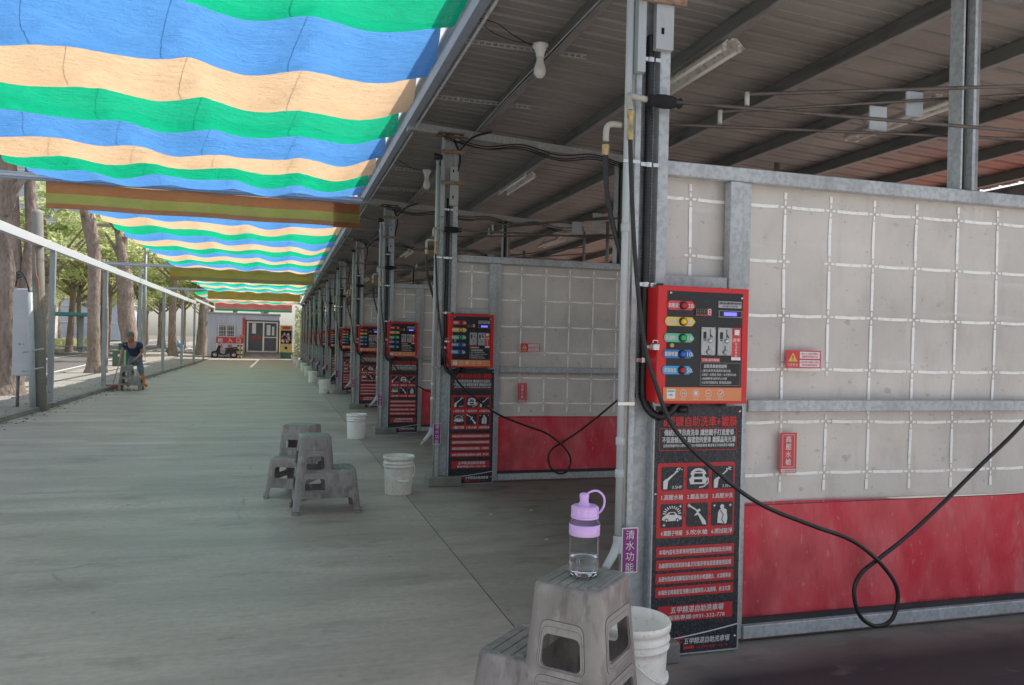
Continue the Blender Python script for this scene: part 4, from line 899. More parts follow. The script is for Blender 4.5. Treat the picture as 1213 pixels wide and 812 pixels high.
# ------------------------------------------------------------------ canopies
def canopy(y0, nst, w, cols, zc, label, vals, ybeam, x0=-3.32, x1=1.04, flat=False, A=.17, seams=None):
    if not seams: seams = [y0 + w * i for i in range(nst + 1)]
    t = thing('shade_canopy', (-1.1, (y0 + nst * w / 2), zc), label, 'canopy', 'striped shade canopies over the walkway')
    b = MB(); NX, NS = (150, 30) if y0 < 5 else (64, 14)
    rn = random.Random(int(y0 * 10))
    ph = rn.random() * 5
    for s_ in range(nst):
        vs = []; ya = seams[s_]; w = seams[s_ + 1] - ya
        for j in range(NS + 1):
            u = j / NS
            for i in range(NX + 1):
                x = x0 + (x1 - x0) * i / NX
                q = abs(math.sin((x - x1) / .88 * PI))
                drop = .055 * q ** 1.5 * (1 + .4 * math.sin(x * 3 + s_ + u))
                seam = .07 * (mn.noise(Vector((x * .9, ya * .7, ph))) * (1 - u) + mn.noise(Vector((x * .9, (ya + w) * .7, ph))) * u)
                wr = .005 * mn.noise(Vector((x * 7, (ya + u * w) * 26, ph))) + .004 * mn.noise(Vector((x * 15 + u * 8, (ya + u * w) * 30, ph + 9))) + .016 * mn.noise(Vector((x * 2.2, (ya + u * w) * 4, ph))) + .010 * mn.noise(Vector((x * 3 + u * 2, (ya + u * w) * 9, ph + 4)))
                gath = .012 * math.exp(-((q) / .35) ** 2) * math.sin(u * PI * 6 + x * 9)
                uu = u ** 1.55
                z = zc - A * (1 - .45 * math.exp(-(x1 - x) / .25)) * (.60 if s_ == nst - 1 else 1) * (.85 + .3 * (mn.noise(Vector((x * .5, ya, 2))) * (1 - u) + mn.noise(Vector((x * .5, ya + w, 2))) * u)) * math.sin(PI * uu) ** .8 - drop - .02 + (wr + gath) * min(1, 4 * u * (1 - u) + .15)
                edge = .06 * math.sin(PI * u) * (1 if i == NX else 0)
                vs.append((x + edge * .8, ya + u * w + seam * (1 if 0 < s_ else 1), z))
        b.add(vs, [(j * (NX + 1) + i, j * (NX + 1) + i + 1, (j + 1) * (NX + 1) + i + 1, (j + 1) * (NX + 1) + i) for j in range(NS) for i in range(NX)], cols[s_ % len(cols)], True)
    for s_ in range(1, nst):
        pts = []
        for i in range(0, NX + 1, 2):
            x = x0 + (x1 - x0) * i / NX; ya = seams[s_]; q = abs(math.sin((x - x1) / .88 * PI)); pts.append((x, ya + .07 * mn.noise(Vector((x * .9, ya * .7, ph))), zc - .026 - .055 * q ** 1.5 * (1 + .4 * math.sin(x * 3 + s_))))
        b.tube(pts, .006, 'v_brown', 4)
    b.build('striped_fabric', t)
    # wires
    b = MB()
    for i in range(6):
        x = x1 - .88 * i
        b.tube([(x, seams[0], zc + .01), (x, seams[-1], zc + .01)], .003, 'galvdark', 4)
    b.build('support_wires', t)
    if vals:
        bands, h, xa, xb = vals; b = MB(); z = zc - .0; yy = ybeam - .03; NXv = 40
        tot = sum(q[1] for q in bands)
        for (mm, fr) in bands:
            z2 = z - h * fr / tot; vs = []
            for j in range(4):
                for i in range(NXv + 1):
                    x = xa + (xb - xa) * i / NXv; zz = z + (z2 - z) * j / 3
                    vs.append((x, yy + .02 * mn.noise(Vector((x * 2, zz * 4, y0))) + (zc - zz) * .10, zz - (zc - 3.63) + .006 * math.sin(x * 4)))
            b.add(vs, [(j * (NXv + 1) + i, j * (NXv + 1) + i + 1, (j + 1) * (NXv + 1) + i + 1, (j + 1) * (NXv + 1) + i) for j in range(3) for i in range(NXv)], mm, True); z = z2
        if 'v_olive' in [q[0] for q in bands]: b.add([(.72, yy + .030, zc - .16 - .0), (1.10, yy + .030, zc - .16), (1.12, yy + .072, zc - .54), (.72, yy + .072, zc - .54)], [(0, 1, 2, 3)], 'v_brown')
        b.build('valance', t)
    return t
G, B_, Pp = 'f_green', 'f_blue', 'f_peach'
canopy(12.42 - 9 * 1.03, 9, 1.03, [Pp, G, B_], 3.79, 'x', ([('v_brown', .15), ('v_olive', .13), ('v_brown', .07)], .37, -3.27, 1.13), 12.50, A=.24, seams=[3.35, 4.42, 5.49, 6.55, 7.60, 8.67, 9.62, 10.55, 11.22, 12.46])
canopy(12.44, 13, 1.12, [Pp, G, B_], 3.77, 'x', ([('v_gold', .25), ('v_brown', .12)], .38, -3.5, .97), 27.0, A=.16)
canopy(26.95, 12, 1.11, [G, 'f_cyan', Pp, G, 'f_cyan', Pp], 3.77, 'x', ([('v_gold', .30), ('v_brown', .04)], .36, -3.5, .80), 40.1, x0=-3.5, A=.13)
canopy(40.15, 11, 1.11, [G, 'f_pink', Pp, G, 'f_cyan', Pp, 'f_pink', G], 3.68, 'x', ([('f_pink', .4), ('f_green', .12)], .55, -4.1, .55), 52.2, x0=-4.1, x1=.8, A=.14)
labs = ['nearest blue, peach and green striped canopy with brown and olive valance', 'second striped canopy behind the brown and olive valance', 'third striped canopy behind the gold valance', 'farthest canopy with pink stripes before the grey building']
for o, l in zip([o for o in C.objects if o.name.startswith('shade_canopy')], labs): o['label'] = l
for i, y in enumerate((12.5, 27.1, 40.2, 52.3)):
    b = MB(); b.bbox(-5.5 if y > 13 else -5.1, 1.165, y - .04, y + .04, 3.64, 3.74, 'bluesteel', .004, 1)
    b.box(-5.5 if y > 13 else -5.1, 1.165, y - .055, y - .041, 3.675, 3.70, 'white_tube')
    for q in range(11): b.tube([(-3.2 + q * .42, y - .059, 3.65), (-3.2 + q * .42, y - .059, 3.745)], .004, 'white_tube', 4)
    tag(b.build('canopy_beam', origin=(-4.3, y, 3.7)), f'blue grey steel beam across the walkway at the end of the {["nearest","second","third","farthest"][i]} canopy', 'beam', 'steel beams carrying the canopies')

# left rail frame
fr = thing('rail_frame', (-4.4, 28, 0), 'long white steel rail on grey posts along the pavement kerb', 'frame')
b = MB(); b.bbox(-4.45, -4.35, 6.5, 43.5, 3.10, 3.26, 'white_tube', .008, 1); b.build('top_rail', fr)
b = MB(); b.bbox(-4.44, -4.36, 43.56, 56.0, 3.30, 3.42, 'white_tube', .008, 1); b.bbox(-4.44, -4.36, 43.5, 43.56, 3.10, 3.42, 'white_tube', .008, 1); b.build('raised_rail', fr)
for y in (7.2, 12.5, 17.4, 22.2, 27.3, 32.5, 38.3, 43.4, 48.6):
    b = MB(); b.bbox(-4.45, -4.35, y - .045, y + .045, .0, 3.10 if y < 44 else 3.30, 'greypaint', .005, 1); b.bbox(-4.50, -4.30, y - .09, y + .09, .086, .10, 'galv', .003, 1); b.lathe([(.018, 0), (.016, -.01), (0, -.012)], (-4.40, y - .046, .3), 'galvdark', 8, 'y'); b.build('post', fr)
b = MB()
for y in (12.5, 27.1, 40.2): b.bbox(-4.44, -4.36, y - .045, y + .045, 3.262, 3.638, 'greypaint', .004, 1)
b.build('riser_bracket', fr)

# ------------------------------------------------------------------ two-step stools
def eval_obj(o):
    bpy.context.view_layer.update()
    return bpy.data.meshes.new_from_object(o.evaluated_get(bpy.context.evaluated_depsgraph_get()))
def frustum(x0, x1, y0, y1, X0, X1, Y0_, Y1, zb, zt, bev, seg=4):
    """top rect lower-case at zt, base rect upper-case at zb"""
    bm = bmesh.new()
    vs = [bm.verts.new(p) for p in ((X0, Y0_, zb), (X1, Y0_, zb), (X1, Y1, zb), (X0, Y1, zb), (x0, y0, zt), (x1, y0, zt), (x1, y1, zt), (x0, y1, zt))]
    for f in ((0, 3, 2, 1), (4, 5, 6, 7), (0, 1, 5, 4), (1, 2, 6, 5), (2, 3, 7, 6), (3, 0, 4, 7)): bm.faces.new([vs[i] for i in f])
    if bev:
        bm.edges.ensure_lookup_table()
        ve = [e for e in bm.edges if abs(e.verts[0].co.z - e.verts[1].co.z) > .05]
        r = bmesh.ops.bevel(bm, geom=ve, offset=bev, segments=seg, affect='EDGES', profile=.5)
        te = [e for e in bm.edges if all(abs(v.co.z - zt) < 1e-4 for v in e.verts)]
        bmesh.ops.bevel(bm, geom=te, offset=.014, segments=3, affect='EDGES', profile=.5)
    bmesh.ops.recalc_face_normals(bm, faces=bm.faces[:])
    return bm
def bm_obj(bm):
    me = bpy.data.meshes.new('tmp'); bm.to_mesh(me); bm.free(); o = bpy.data.objects.new('tmp', me); C.objects.link(o); return o
def prism(pts, axis, a0, a1, bev=.012):
    """pts in (s,z); extruded along axis from a0 to a1"""
    bm = bmesh.new(); f = []
    for (s_, z) in pts: f.append(bm.verts.new((s_, a0, z) if axis == 'y' else (a0, s_, z)))
    face = bm.faces.new(f); r = bmesh.ops.extrude_face_region(bm, geom=[face])
    d = Vector((0, a1 - a0, 0)) if axis == 'y' else Vector((a1 - a0, 0, 0))
    for v in r['geom']:
        if isinstance(v, bmesh.types.BMVert): v.co += d
    es = [e for e in bm.edges if (e.verts[0].co - e.verts[1].co).length > abs(a1 - a0) - 1e-4 and abs((e.verts[0].co - e.verts[1].co).normalized().dot(d.normalized())) > .99]
    if bev: bmesh.ops.bevel(bm, geom=es, offset=bev, segments=3, affect='EDGES', profile=.5)
    bmesh.ops.recalc_face_normals(bm, faces=bm.faces[:])
    return bm_obj(bm)
def boolean(o, others, op):
    for q in others:
        md = o.modifiers.new('b', 'BOOLEAN'); md.operation = op; md.solver = 'EXACT'; md.object = q
    me = eval_obj(o); n = bpy.data.objects.new('tmp', me); C.objects.link(n)
    for q in list(others) + [o]: bpy.data.objects.remove(q)
    return n
def make_stool():
    HT, HS = .655, .372     # heights of top and step
    TW, TD = .26, .31       # top size x,y
    def lerp(a, b, t): return a + (b - a) * t
    # outer: tall part x from 0 to TW at top ; base flares
    def solid(off):
        o1 = bm_obj(frustum(off, TW - off, -TD / 2 + off, TD / 2 - off, -.055 + off, TW + .05 - off, -TD / 2 - .045 + off, TD / 2 + .045 - off, 0 if off == 0 else -.02, HT - off * 1.3, .045 - off))
        o2 = bm_obj(frustum(.10, TW + .215 - off, -TD / 2 - .02 + off, TD / 2 + .02 - off, .08, TW + .262 - off, -TD / 2 - .047 + off, TD / 2 + .047 - off, 0 if off == 0 else -.02, HS - off * 1.3, .05 - off if off else .05))
        return boolean(o1, [o2], 'UNION')
    body = solid(0)
    # panels recessed around the windows (both long sides, then the two ends)
    cut = []
    yo = TD / 2 + .045
    def side_y(z): return TD / 2 + .045 * (1 - z / HT)
    def win(zb, zt, inset):   # trapezoid in x following the taper
        def xl(z): return -.055 * (1 - z / HT) + inset
        def xr(z): return TW + .05 * (1 - z / HT) - inset
        return [(xl(zb), zb), (xr(zb), zb), (xr(zt), zt), (xl(zt), zt)]
    shell = solid(.0055)
    body = boolean(body, [shell], 'DIFFERENCE')
    W1 = prism(win(.378, .492, .074), 'y', -.4, .4, .026)
    W2 = prism(win(.195, .300, .080), 'y', -.4, .4, .018)
    A1 = prism([(-.01, -.05), (TW + .205, -.05), (TW + .182, .135), (.010, .135)], 'y', -.4, .4, .02)
    yy = TD / 2
    W3 = prism([(-yy + .052, .40), (yy - .052, .40), (yy - .06, .52), (-yy + .06, .52)], 'x', -.4, .15, .022)
    W3b = prism([(-yy + .052, .445), (yy - .052, .445), (yy - .06, .52), (-yy + .06, .52)], 'x', .16, .6, .018)
    W4 = prism([(-yy + .045, .19), (yy - .045, .19), (yy - .048, .30), (-yy + .048, .30)], 'x', -.4, .10, .018)
    A2 = prism([(-yy - .0, -.05), (yy + .0, -.05), (yy - .018, .10), (-yy + .018, .10)], 'x', -.6, 1.0, .02)
    W5 = prism([(-yy + .05, .19), (yy - .05, .19), (yy - .055, .29), (-yy + .055, .29)], 'x', TW + .12, .8, .018)
    body = boolean(body, [W1, W2, A1, W3, W3b, W4, A2, W5], 'DIFFERENCE')
    me = body.data; me.materials.clear(); me.materials.append(M['stool']); 
    for p in me.polygons: p.use_smooth = False; p.material_index = 0
    bpy.data.objects.remove(body)
    me.name = 'body'
    t = thing('step_stool', (0, 0, 0), 'x', 'stool', 'grey plastic two-step stools')
    o = bpy.data.objects.new('body', me); C.objects.link(o); o.parent = t; ORG[o.name] = (0, 0, 0)
    # shade smooth by angle through sharp edges
    bm = bmesh.new(); bm.from_mesh(me)
    for f in bm.faces: f.smooth = True
    for e in bm.edges:
        if len(e.link_faces) == 2 and e.calc_face_angle(0) > math.radians(28): e.smooth = False
    bm.to_mesh(me); bm.free()
    # ribbed treads
    def tread(x0, x1, y0, y1, z, name):
        b = MB(); n = 6 if x1 - x0 > .2 else 4; g = .0045; w = (x1 - x0 - g * (n - 1)) / n
        for i in range(n):
            a = x0 + i * (w + g); cut_ = .018 if i in (0, n - 1) else 0
            b.bbox(a, a + w, y0 + cut_, y1 - cut_, z - .002, z + .0035, 'stooltop', .0015, 1)
        b.build(name, t)
    tread(.020, TW - .020, -TD / 2 + .018, TD / 2 - .018, HT, 'tread')
    tread(TW + .034, TW + .200, -TD / 2 + .004, TD / 2 - .004, HS, 'tread')
    # lighter pressed frames around the windows with grooves
    def rounded(pts, rr=.02):
        out = []; n = len(pts)
        for i in range(n):
            p = Vector(pts[i]); a = (Vector(pts[i - 1]) - p).normalized(); c = (Vector(pts[(i + 1) % n]) - p).normalized()
            for q in range(5): u = q / 4; out.append((p + a * rr) * (1 - u) ** 2 + p * 2 * u * (1 - u) + (p + c * rr) * u * u)
        return out
    def frame(outer, inner, f):
        b = MB(); O = rounded(outer, .03); I = rounded(inner, .022); n = len(O)
        vs = [f(q.x, q.y, .0022) for q in O] + [f(q.x, q.y, .0022) for q in I] + [f(q.x, q.y, -.002) for q in O]
        b.add(vs, [(i, (i + 1) % n, n + (i + 1) % n, n + i) for i in range(n)] + [(i, (i + 1) % n, 2 * n + (i + 1) % n, 2 * n + i) for i in range(n)], 'stoolpanel')
        b.tube([f(q.x, q.y, .0012) for q in O], .0012, 'groove', 5, closed=True)
        M_ = [O[i] * .55 + I[i] * .45 for i in range(n)]
        b.tube([f(q.x, q.y, .0022) for q in M_], .0007, 'groove', 5, closed=True)
        b.build('window_frame', t)
    def trap(zb, zt, ins):
        return [(-.055 * (1 - zb / HT) + ins, zb), (TW + .05 * (1 - zb / HT) - ins, zb), (TW + .05 * (1 - zt / HT) - ins, zt), (-.055 * (1 - zt / HT) + ins, zt)]
    for sy in (-1, 1):
        fy = lambda s_, z, o, sy=sy: (s_, sy * (side_y(z) + o), z)
        frame(trap(.372, .538, .060), trap(.378, .492, .074), fy); frame(trap(.189, .350, .062), trap(.195, .300, .080), fy)
    fx = lambda s_, z, o: (-.055 * (1 - z / HT) - o, s_, z)
    fx2 = lambda s_, z, o: (TW + .05 * (1 - z / HT) + o, s_, z)
    oy = yy
    frame([(-oy + .034, .375), (oy - .034, .375), (oy - .040, .56), (-oy + .040, .56)], [(-oy + .052, .40), (oy - .052, .40), (oy - .06, .52), (-oy + .06, .52)], fx)
    frame([(-oy + .026, .168), (oy - .026, .168), (oy - .030, .34), (-oy + .030, .34)], [(-oy + .045, .19), (oy - .045, .19), (oy - .048, .30), (-oy + .048, .30)], fx)
    frame([(-oy + .036, .428), (oy - .036, .428), (oy - .042, .555), (-oy + .042, .555)], [(-oy + .052, .445), (oy - .052, .445), (oy - .06, .52), (-oy + .06, .52)], fx2)
    # feet cuffs
    for (fx, fy) in ((-.03, -.175), (-.03, .175), (TW + .22, -.175), (TW + .22, .175)):
        b = MB(); pts = []
        sx = -1 if fx < 0 else 1; sy = -1 if fy < 0 else 1
        cx = -.055 if sx < 0 else TW + .262; cy = sy * (TD / 2 + .046); L = .062
        for (px, py) in ((cx - sx * L, cy + sy * .004), (cx - sx * .03, cy + sy * .004), (cx - sx * .008, cy - sy * .008), (cx + sx * .004, cy - sy * .03), (cx + sx * .004, cy - sy * L)): pts.append((px, py, .035))
        b.tube([(p[0], p[1], .035) for p in pts], .007, 'stool', 6); b.tube([(p[0], p[1], .008) for p in pts], .008, 'stool', 6)
        b.build('foot', t)
    return t
stool = make_stool()
def place_stool(o, x, y, rz_, label):
    o.location = (x, y, 0); o.rotation_euler = (0, 0, rz_); o['label'] = label
# near stool: top centre given, long axis towards upper-left
def loc_for(cx, cy, rz_): return cx - .13 * math.cos(rz_), cy - .13 * math.sin(rz_)
a = math.radians(134); x, y = loc_for(1.065, 2.63, a)
place_stool(stool, x, y, a, 'big grey two-step stool in the foreground carrying the water bottle')
s2 = dup(stool); s3 = dup(stool); s4 = dup(stool)
a = math.radians(2); x, y = loc_for(.29, 6.98, a); place_stool(s2, x, y, a, 'grimy grey two-step stool in the middle, front one with step at right')
a = math.radians(-114); x, y = loc_for(.20, 7.84, a); place_stool(s3, x, y, a, 'grey two-step stool standing behind another, with its step towards the camera')
a = math.radians(-3); x, y = loc_for(-3.92, 22.6, a); place_stool(s4, x, y, a, 'grey two-step stool in front of the sweeping man by the kerb')

# ------------------------------------------------------------------ water bottle
bt = thing('water_bottle', (1.069, 2.632, .6595), 'clear water bottle with lilac lid and band standing on the near stool', 'bottle')
cx, cy, cz = bt.location; cz += .0
b = MB(); b.lathe([(0, .0005), (.046, .0005), (.053, .006), (.055, .02), (.055, .055), (.0525, .062), (.0545, .07), (.0545, .15), (.0535, .156), (.0535, .186), (.0545, .19), (.054, .197), (.047, .206), (.043, .208), (.043, .214), (.0405, .214), (.0405, .207), (.0445, .204), (.051, .195), (.052, .19), (.052, .07), (.0502, .062), (.0525, .055), (.0525, .02), (.051, .009), (.044, .004), (0, .004)], (cx, cy, cz), 'clear', 40); b.build('vessel', bt)
b = MB(); b.lathe([(0, .0046), (.0435, .0046), (.0502, .0095), (.0518, .02), (.0518, .055), (.0495, .062), (.0512, .068), (.0512, .074), (0, .074)], (cx, cy, cz), 'water', 40); b.build('water', bt)
b = MB(); b.lathe([(.0550, .150), (.0562, .151), (.0562, .189), (.0550, .190)], (cx, cy, cz), 'lilac', 40); b.build('band', bt)
b = MB(); n = 48; 
prof = [(.0485, .213), (.0485, .250), (.044, .255), (.0, .256)]
vs = []
for (r, z) in prof:
    for j in range(n): rr = r + (.0016 if (j % 4 < 2 and r > .045) else 0); vs.append((cx + rr * math.cos(2 * PI * j / n), cy + rr * math.sin(2 * PI * j / n), cz + z))
b.add(vs, [(i * n + j, i * n + (j + 1) % n, (i + 1) * n + (j + 1) % n, (i + 1) * n + j) for i in range(3) for j in range(n)], 'lilac')
b.lathe([(.050, .211), (.051, .213), (.051, .219), (.048, .22)], (cx, cy, cz), 'lilac', 40)
b.lathe([(.022, .254), (.020, .262), (.016, .268), (.0165, .285), (.018, .288), (.016, .297), (.010, .300), (0, .300)], (cx - .004, cy, cz), 'lilac', 24); b.build('lid', bt)
b = MB(); b.tube(smooth_path([(cx + .002, cy, cz + .292), (cx + .022, cy - .002, cz + .305), (cx + .048, cy - .004, cz + .306), (cx + .070, cy - .006, cz + .285), (cx + .072, cy - .006, cz + .255), (cx + .06, cy - .004, cz + .232), (cx + .048, cy, cz + .222)], 6), .0042, 'lilac', 8); b.build('strap', bt)

# ------------------------------------------------------------------ buckets
def make_bucket(mk, hang=1):
    t = thing('bucket', (0, 0, 0), 'x', 'bucket', 'white plastic buckets along the columns')
    b = MB(); R0, R1, H = .128, .148, .37
    b.lathe([(0, .006), (R0 - .006, .006), (R0, 0), (R0 + .002, .004), (R0 + .012, .24), (R0 + .014, .268), (R0 + .022, .269), (R0 + .022, .276), (R0 + .015, .277), (R0 + .016, .300), (R0 + .024, .301), (R0 + .024, .308), (R0 + .016, .309), (R0 + .017, .335), (R0 + .025, .337), (R0 + .027, .362), (R0 + .024, .37), (R0 + .018, .368), (R0 + .013, .33), (R0 - .002, .02), (0, .016)], (0, 0, 0), mk, 40); b.build('tub', t)
    b = MB()
    for s in (-1, 1): b.lathe([(.018, 0), (.018, .012), (.012, .016), (0, .016)] if s > 0 else [(.018, 0), (.018, -.012), (.012, -.016), (0, -.016)], (s * .146, 0, .285), mk, 12, 'x')
    pts = []
    for q in range(17):
        a = PI * q / 16; pts.append((.157 * math.cos(a), -.09 * math.sin(a) - .005 - .045 * math.sin(a), .285 - .15 * math.sin(a)))
    b.tube(pts, .0035, 'whiteplastic', 6)
    b.tube([p for p in pts[6:11]], .009, 'whiteplastic', 8); b.build('handle', t)
    return t
bk = make_bucket('whiteplastic'); bk2 = make_bucket('whiteplastic2')
def put(o, x, y, rz_, l): o.location = (x, y, 0); o.rotation_euler = (0, 0, rz_); o['label'] = l
put(bk, 1.42, 2.94, math.radians(52), 'clean white bucket half hidden behind the foreground stool')
put(bk2, 1.12, 7.60, math.radians(15), 'dirty white bucket beside the second column base')
q = dup(bk); put(q, 1.10, 11.92, math.radians(70), 'white bucket with handle hanging at its left by the third column')
for i, (x, y) in enumerate(((1.12, 21.7), (1.0, 27.1), (.98, 31.6), (.93, 35.7), (.82, 40.5), (.76, 46.4), (.70, 52.0))):
    q = dup(bk if i % 2 else bk2); put(q, x, y, i * 1.3, f'{["first","second","third","fourth","fifth","sixth","last"][i]} bucket of the far row along the distant columns')

# ------------------------------------------------------------------ prefab building at the end
bd = thing('prefab_office', (-2.4, 57.5, 0), 'pale blue grey corrugated prefab office at the end of the walkway', 'building')
YF = 56.0
b = MB(); prof = []; x = -4.85
while x < -2.45: prof += [(x, 0), (x + .16, 0), (x + .20, .035), (x + .26, .035), (x + .30, 0)]; x += .33
prof = [p for p in prof if p[0] < -2.42] + [(-2.42, 0)]
n = len(prof); vs = [(p[0], YF - p[1], z) for z in (.1, 2.98) for p in prof]
b.add(vs, [(i, i + 1, n + i + 1, n + i) for i in range(n - 1)], 'prefab'); b.box(-4.85, -.22, YF + .01, YF + 3.4, .08, 2.98, 'prefab'); b.build('wall', bd)
b = MB(); b.bbox(-4.95, -.15, YF - .12, YF + 3.5, 2.985, 3.08, 'greypaint', .01, 1); b.build('roof', bd)
b = MB(); b.box(-2.42, -.22, YF - .03, YF + .005, 2.62, 2.95, 'prefab'); b.box(-2.44, -2.34, YF - .04, YF + .005, .42, 2.62, 'rust'); b.box(-.30, -.2, YF - .04, YF + .005, .42, 2.62, 'rust'); b.box(-2.339, -.301, YF - .035, YF + .005, 2.54, 2.62, 'rust'); b.build('door_surround', bd)
dr = MB(); dr.box(-2.33, -.31, YF - .02, YF + .005, .44, 2.53, 'winglass'); dr = dr.build('door', bd)
b = MB()
for (a0, a1, z0, z1) in ((-2.33, -2.24, .44, 2.53), (-1.30, -1.20, .44, 2.53), (-.40, -.31, .44, 2.53)): b.box(a0, a1, YF - .05, YF - .021, z0, z1, 'signwhite')
for z in (.44, 2.44): b.box(-2.239, -1.301, YF - .048, YF - .021, z, z + .08, 'signwhite'); b.box(-1.199, -.401, YF - .048, YF - .021, z, z + .08, 'signwhite')
b.box(-1.199, -.401, YF - .048, YF - .021, 1.43, 1.49, 'signwhite'); f_ = b.build('door_frame', bd)
b = MB(); b.rect(-2.0, -1.75, 1.7, 2.4, YF - .023, 'cabinet'); b.rect(-1.05, -.8, 1.6, 2.3, YF - .023, 'cabinet'); b.rect(-.7, -.55, 1.6, 2.2, YF - .023, 'cabinet')
for xx in (-1.9, -1.5): b.disc((xx, YF - .024, 1.42), .12, 'posterred', 12)
b.build('things_inside', bd)
wn = MB(); wn.box(-4.15, -3.1, YF - .05, YF - .037, 1.44, 2.24, 'winglass'); wn = wn.build('window', bd)
b = MB()
for (a0, a1, z0, z1) in ((-4.17, -4.11, 1.42, 2.26), (-3.14, -3.08, 1.42, 2.26), (-3.66, -3.61, 1.48, 2.2)): b.box(a0, a1, YF - .075, YF - .051, z0, z1, 'signwhite')
for z in (1.42, 2.2): b.box(-4.11, -3.14, YF - .073, YF - .051, z, z + .06, 'signwhite')
for i in range(9): b.box(-4.05 + .11 * i, -4.03 + .11 * i, YF - .10, YF - .08, 1.44, 2.24, 'signwhite')
for z in (1.6, 1.85, 2.1): b.box(-4.12, -3.12, YF - .105, YF - .101, z, z + .02, 'signwhite')
b.build('window_bars', bd)
b = MB()
for i in range(3): b.box(-2.5, -.1, YF - .25 - .28 * (2 - i), YF - .002, i * .14, i * .14 + .137, 'kerb')
b.build('steps', bd)
b = MB(); b.rect(-2.62, -2.47, 1.55, 2.75, YF - .06, 'label_red'); b.rect(-2.75, -2.5, 1.3, 1.6, YF - .07, 'label_orange', .05); b.build('red_banner', bd)
sg = thing('entrance_sign', (-3.4, YF - .1, 1.2), 'red sign reading 出入口 below the office window', 'sign')
b = MB(); b.box(-4.28, -2.52, YF - .13, YF - .108, 1.00, 1.40, 'label_red'); b.build('plate', sg)
b = MB(); b.text('出', -4.15, 1.07, .34, YF - .135, 'signwhite', .04); b.text('入', -3.55, 1.07, .34, YF - .135, 'signwhite', .04); b.text('口', -2.98, 1.07, .34, YF - .135, 'signwhite', .04); b.build('lettering', sg)
sg = thing('slow_sign', (-3.4, YF - .1, .75), 'pale sign reading 請慢行 in pink letters behind the parked scooter', 'sign')
b = MB(); b.box(-4.28, -2.52, YF - .13, YF - .108, .55, .985, 'cabinet'); b.build('plate', sg)
b = MB(); b.text('請', -4.15, .64, .33, YF - .135, 'label_red', .03); b.text('慢', -3.55, .64, .33, YF - .135, 'label_red', .03); b.text('行', -2.95, .64, .33, YF - .135, 'label_red', .03); b.build('lettering', sg)
# claw machine
cm = thing('claw_machine', (.24, 56.0, .0), 'yellow prize machine full of plush toys right of the office', 'machine')
b = MB(); b.bbox(-.16, .66, 55.85, 56.5, .45, 1.05, 'yellow', .02); b.bbox(-.16, .66, 55.85, 56.5, 1.95, 2.32, 'yellow', .02); b.box(-.16, -.10, 55.86, 56.5, 1.05, 1.95, 'yellow'); b.box(.60, .66, 55.86, 56.5, 1.05, 1.95, 'yellow'); b.box(-.10, .60, 56.4, 56.48, 1.05, 1.95, 'label_blue'); b.build('cabinet', cm)
b = MB(); b.bbox(-.14, .70, 55.87, 56.5, 0, .449, 'greenpaint', .01); b.build('plinth', cm)
b = MB(); b.disc((.25, 55.845, .75), .15, 'silverlabel', 20); b.disc((.25, 55.842, .75), .10, 'panelblack', 20); b.rect(0, .5, 2.05, 2.24, 55.845, 'label_red', .03); b.build('front_decal', cm)
rn = random.Random(5)
for i in range(16):
    b = MB(); x = -.02 + .54 * rn.random(); z = 1.12 + .6 * rn.random(); y = 55.95 + .3 * rn.random(); r = .07 + .04 * rn.random()
    b.lathe([(0, -r), (r * .7, -r * .7), (r, 0), (r * .7, r * .7), (0, r)], (x, y, z), 'plush1' if i % 3 else 'plush2', 10); b.lathe([(0, -r * .5), (r * .5, 0), (0, r * .5)], (x, y - r * .3, z + r), 'plush1' if i % 2 else 'plush2', 8); b.build('plush_toy', cm)
for i, x in enumerate((-2.80, -2.60)):
    b = MB(); b.lathe([(.055, .012), (.05, .02), (.05, .9), (.03, .95), (0, .96)], (x, 54.9, 0), 'yellow', 12)
    for z in (.2, .5, .8): b.lathe([(.0515, z), (.0515, z + .12)], (x, 54.9, 0), 'panelblack', 12)
    b.lathe([(0, .0), (.12, .0), (.12, .02), (0, .02)], (x, 54.9, 0), 'panelblack', 12)
    tag(b.build('bollard', origin=(x, 54.9, 0)), ['left', 'right'][i] + ' yellow and black bollard of the pair beside the black scooter', 'bollard', 'yellow bollards by the office')

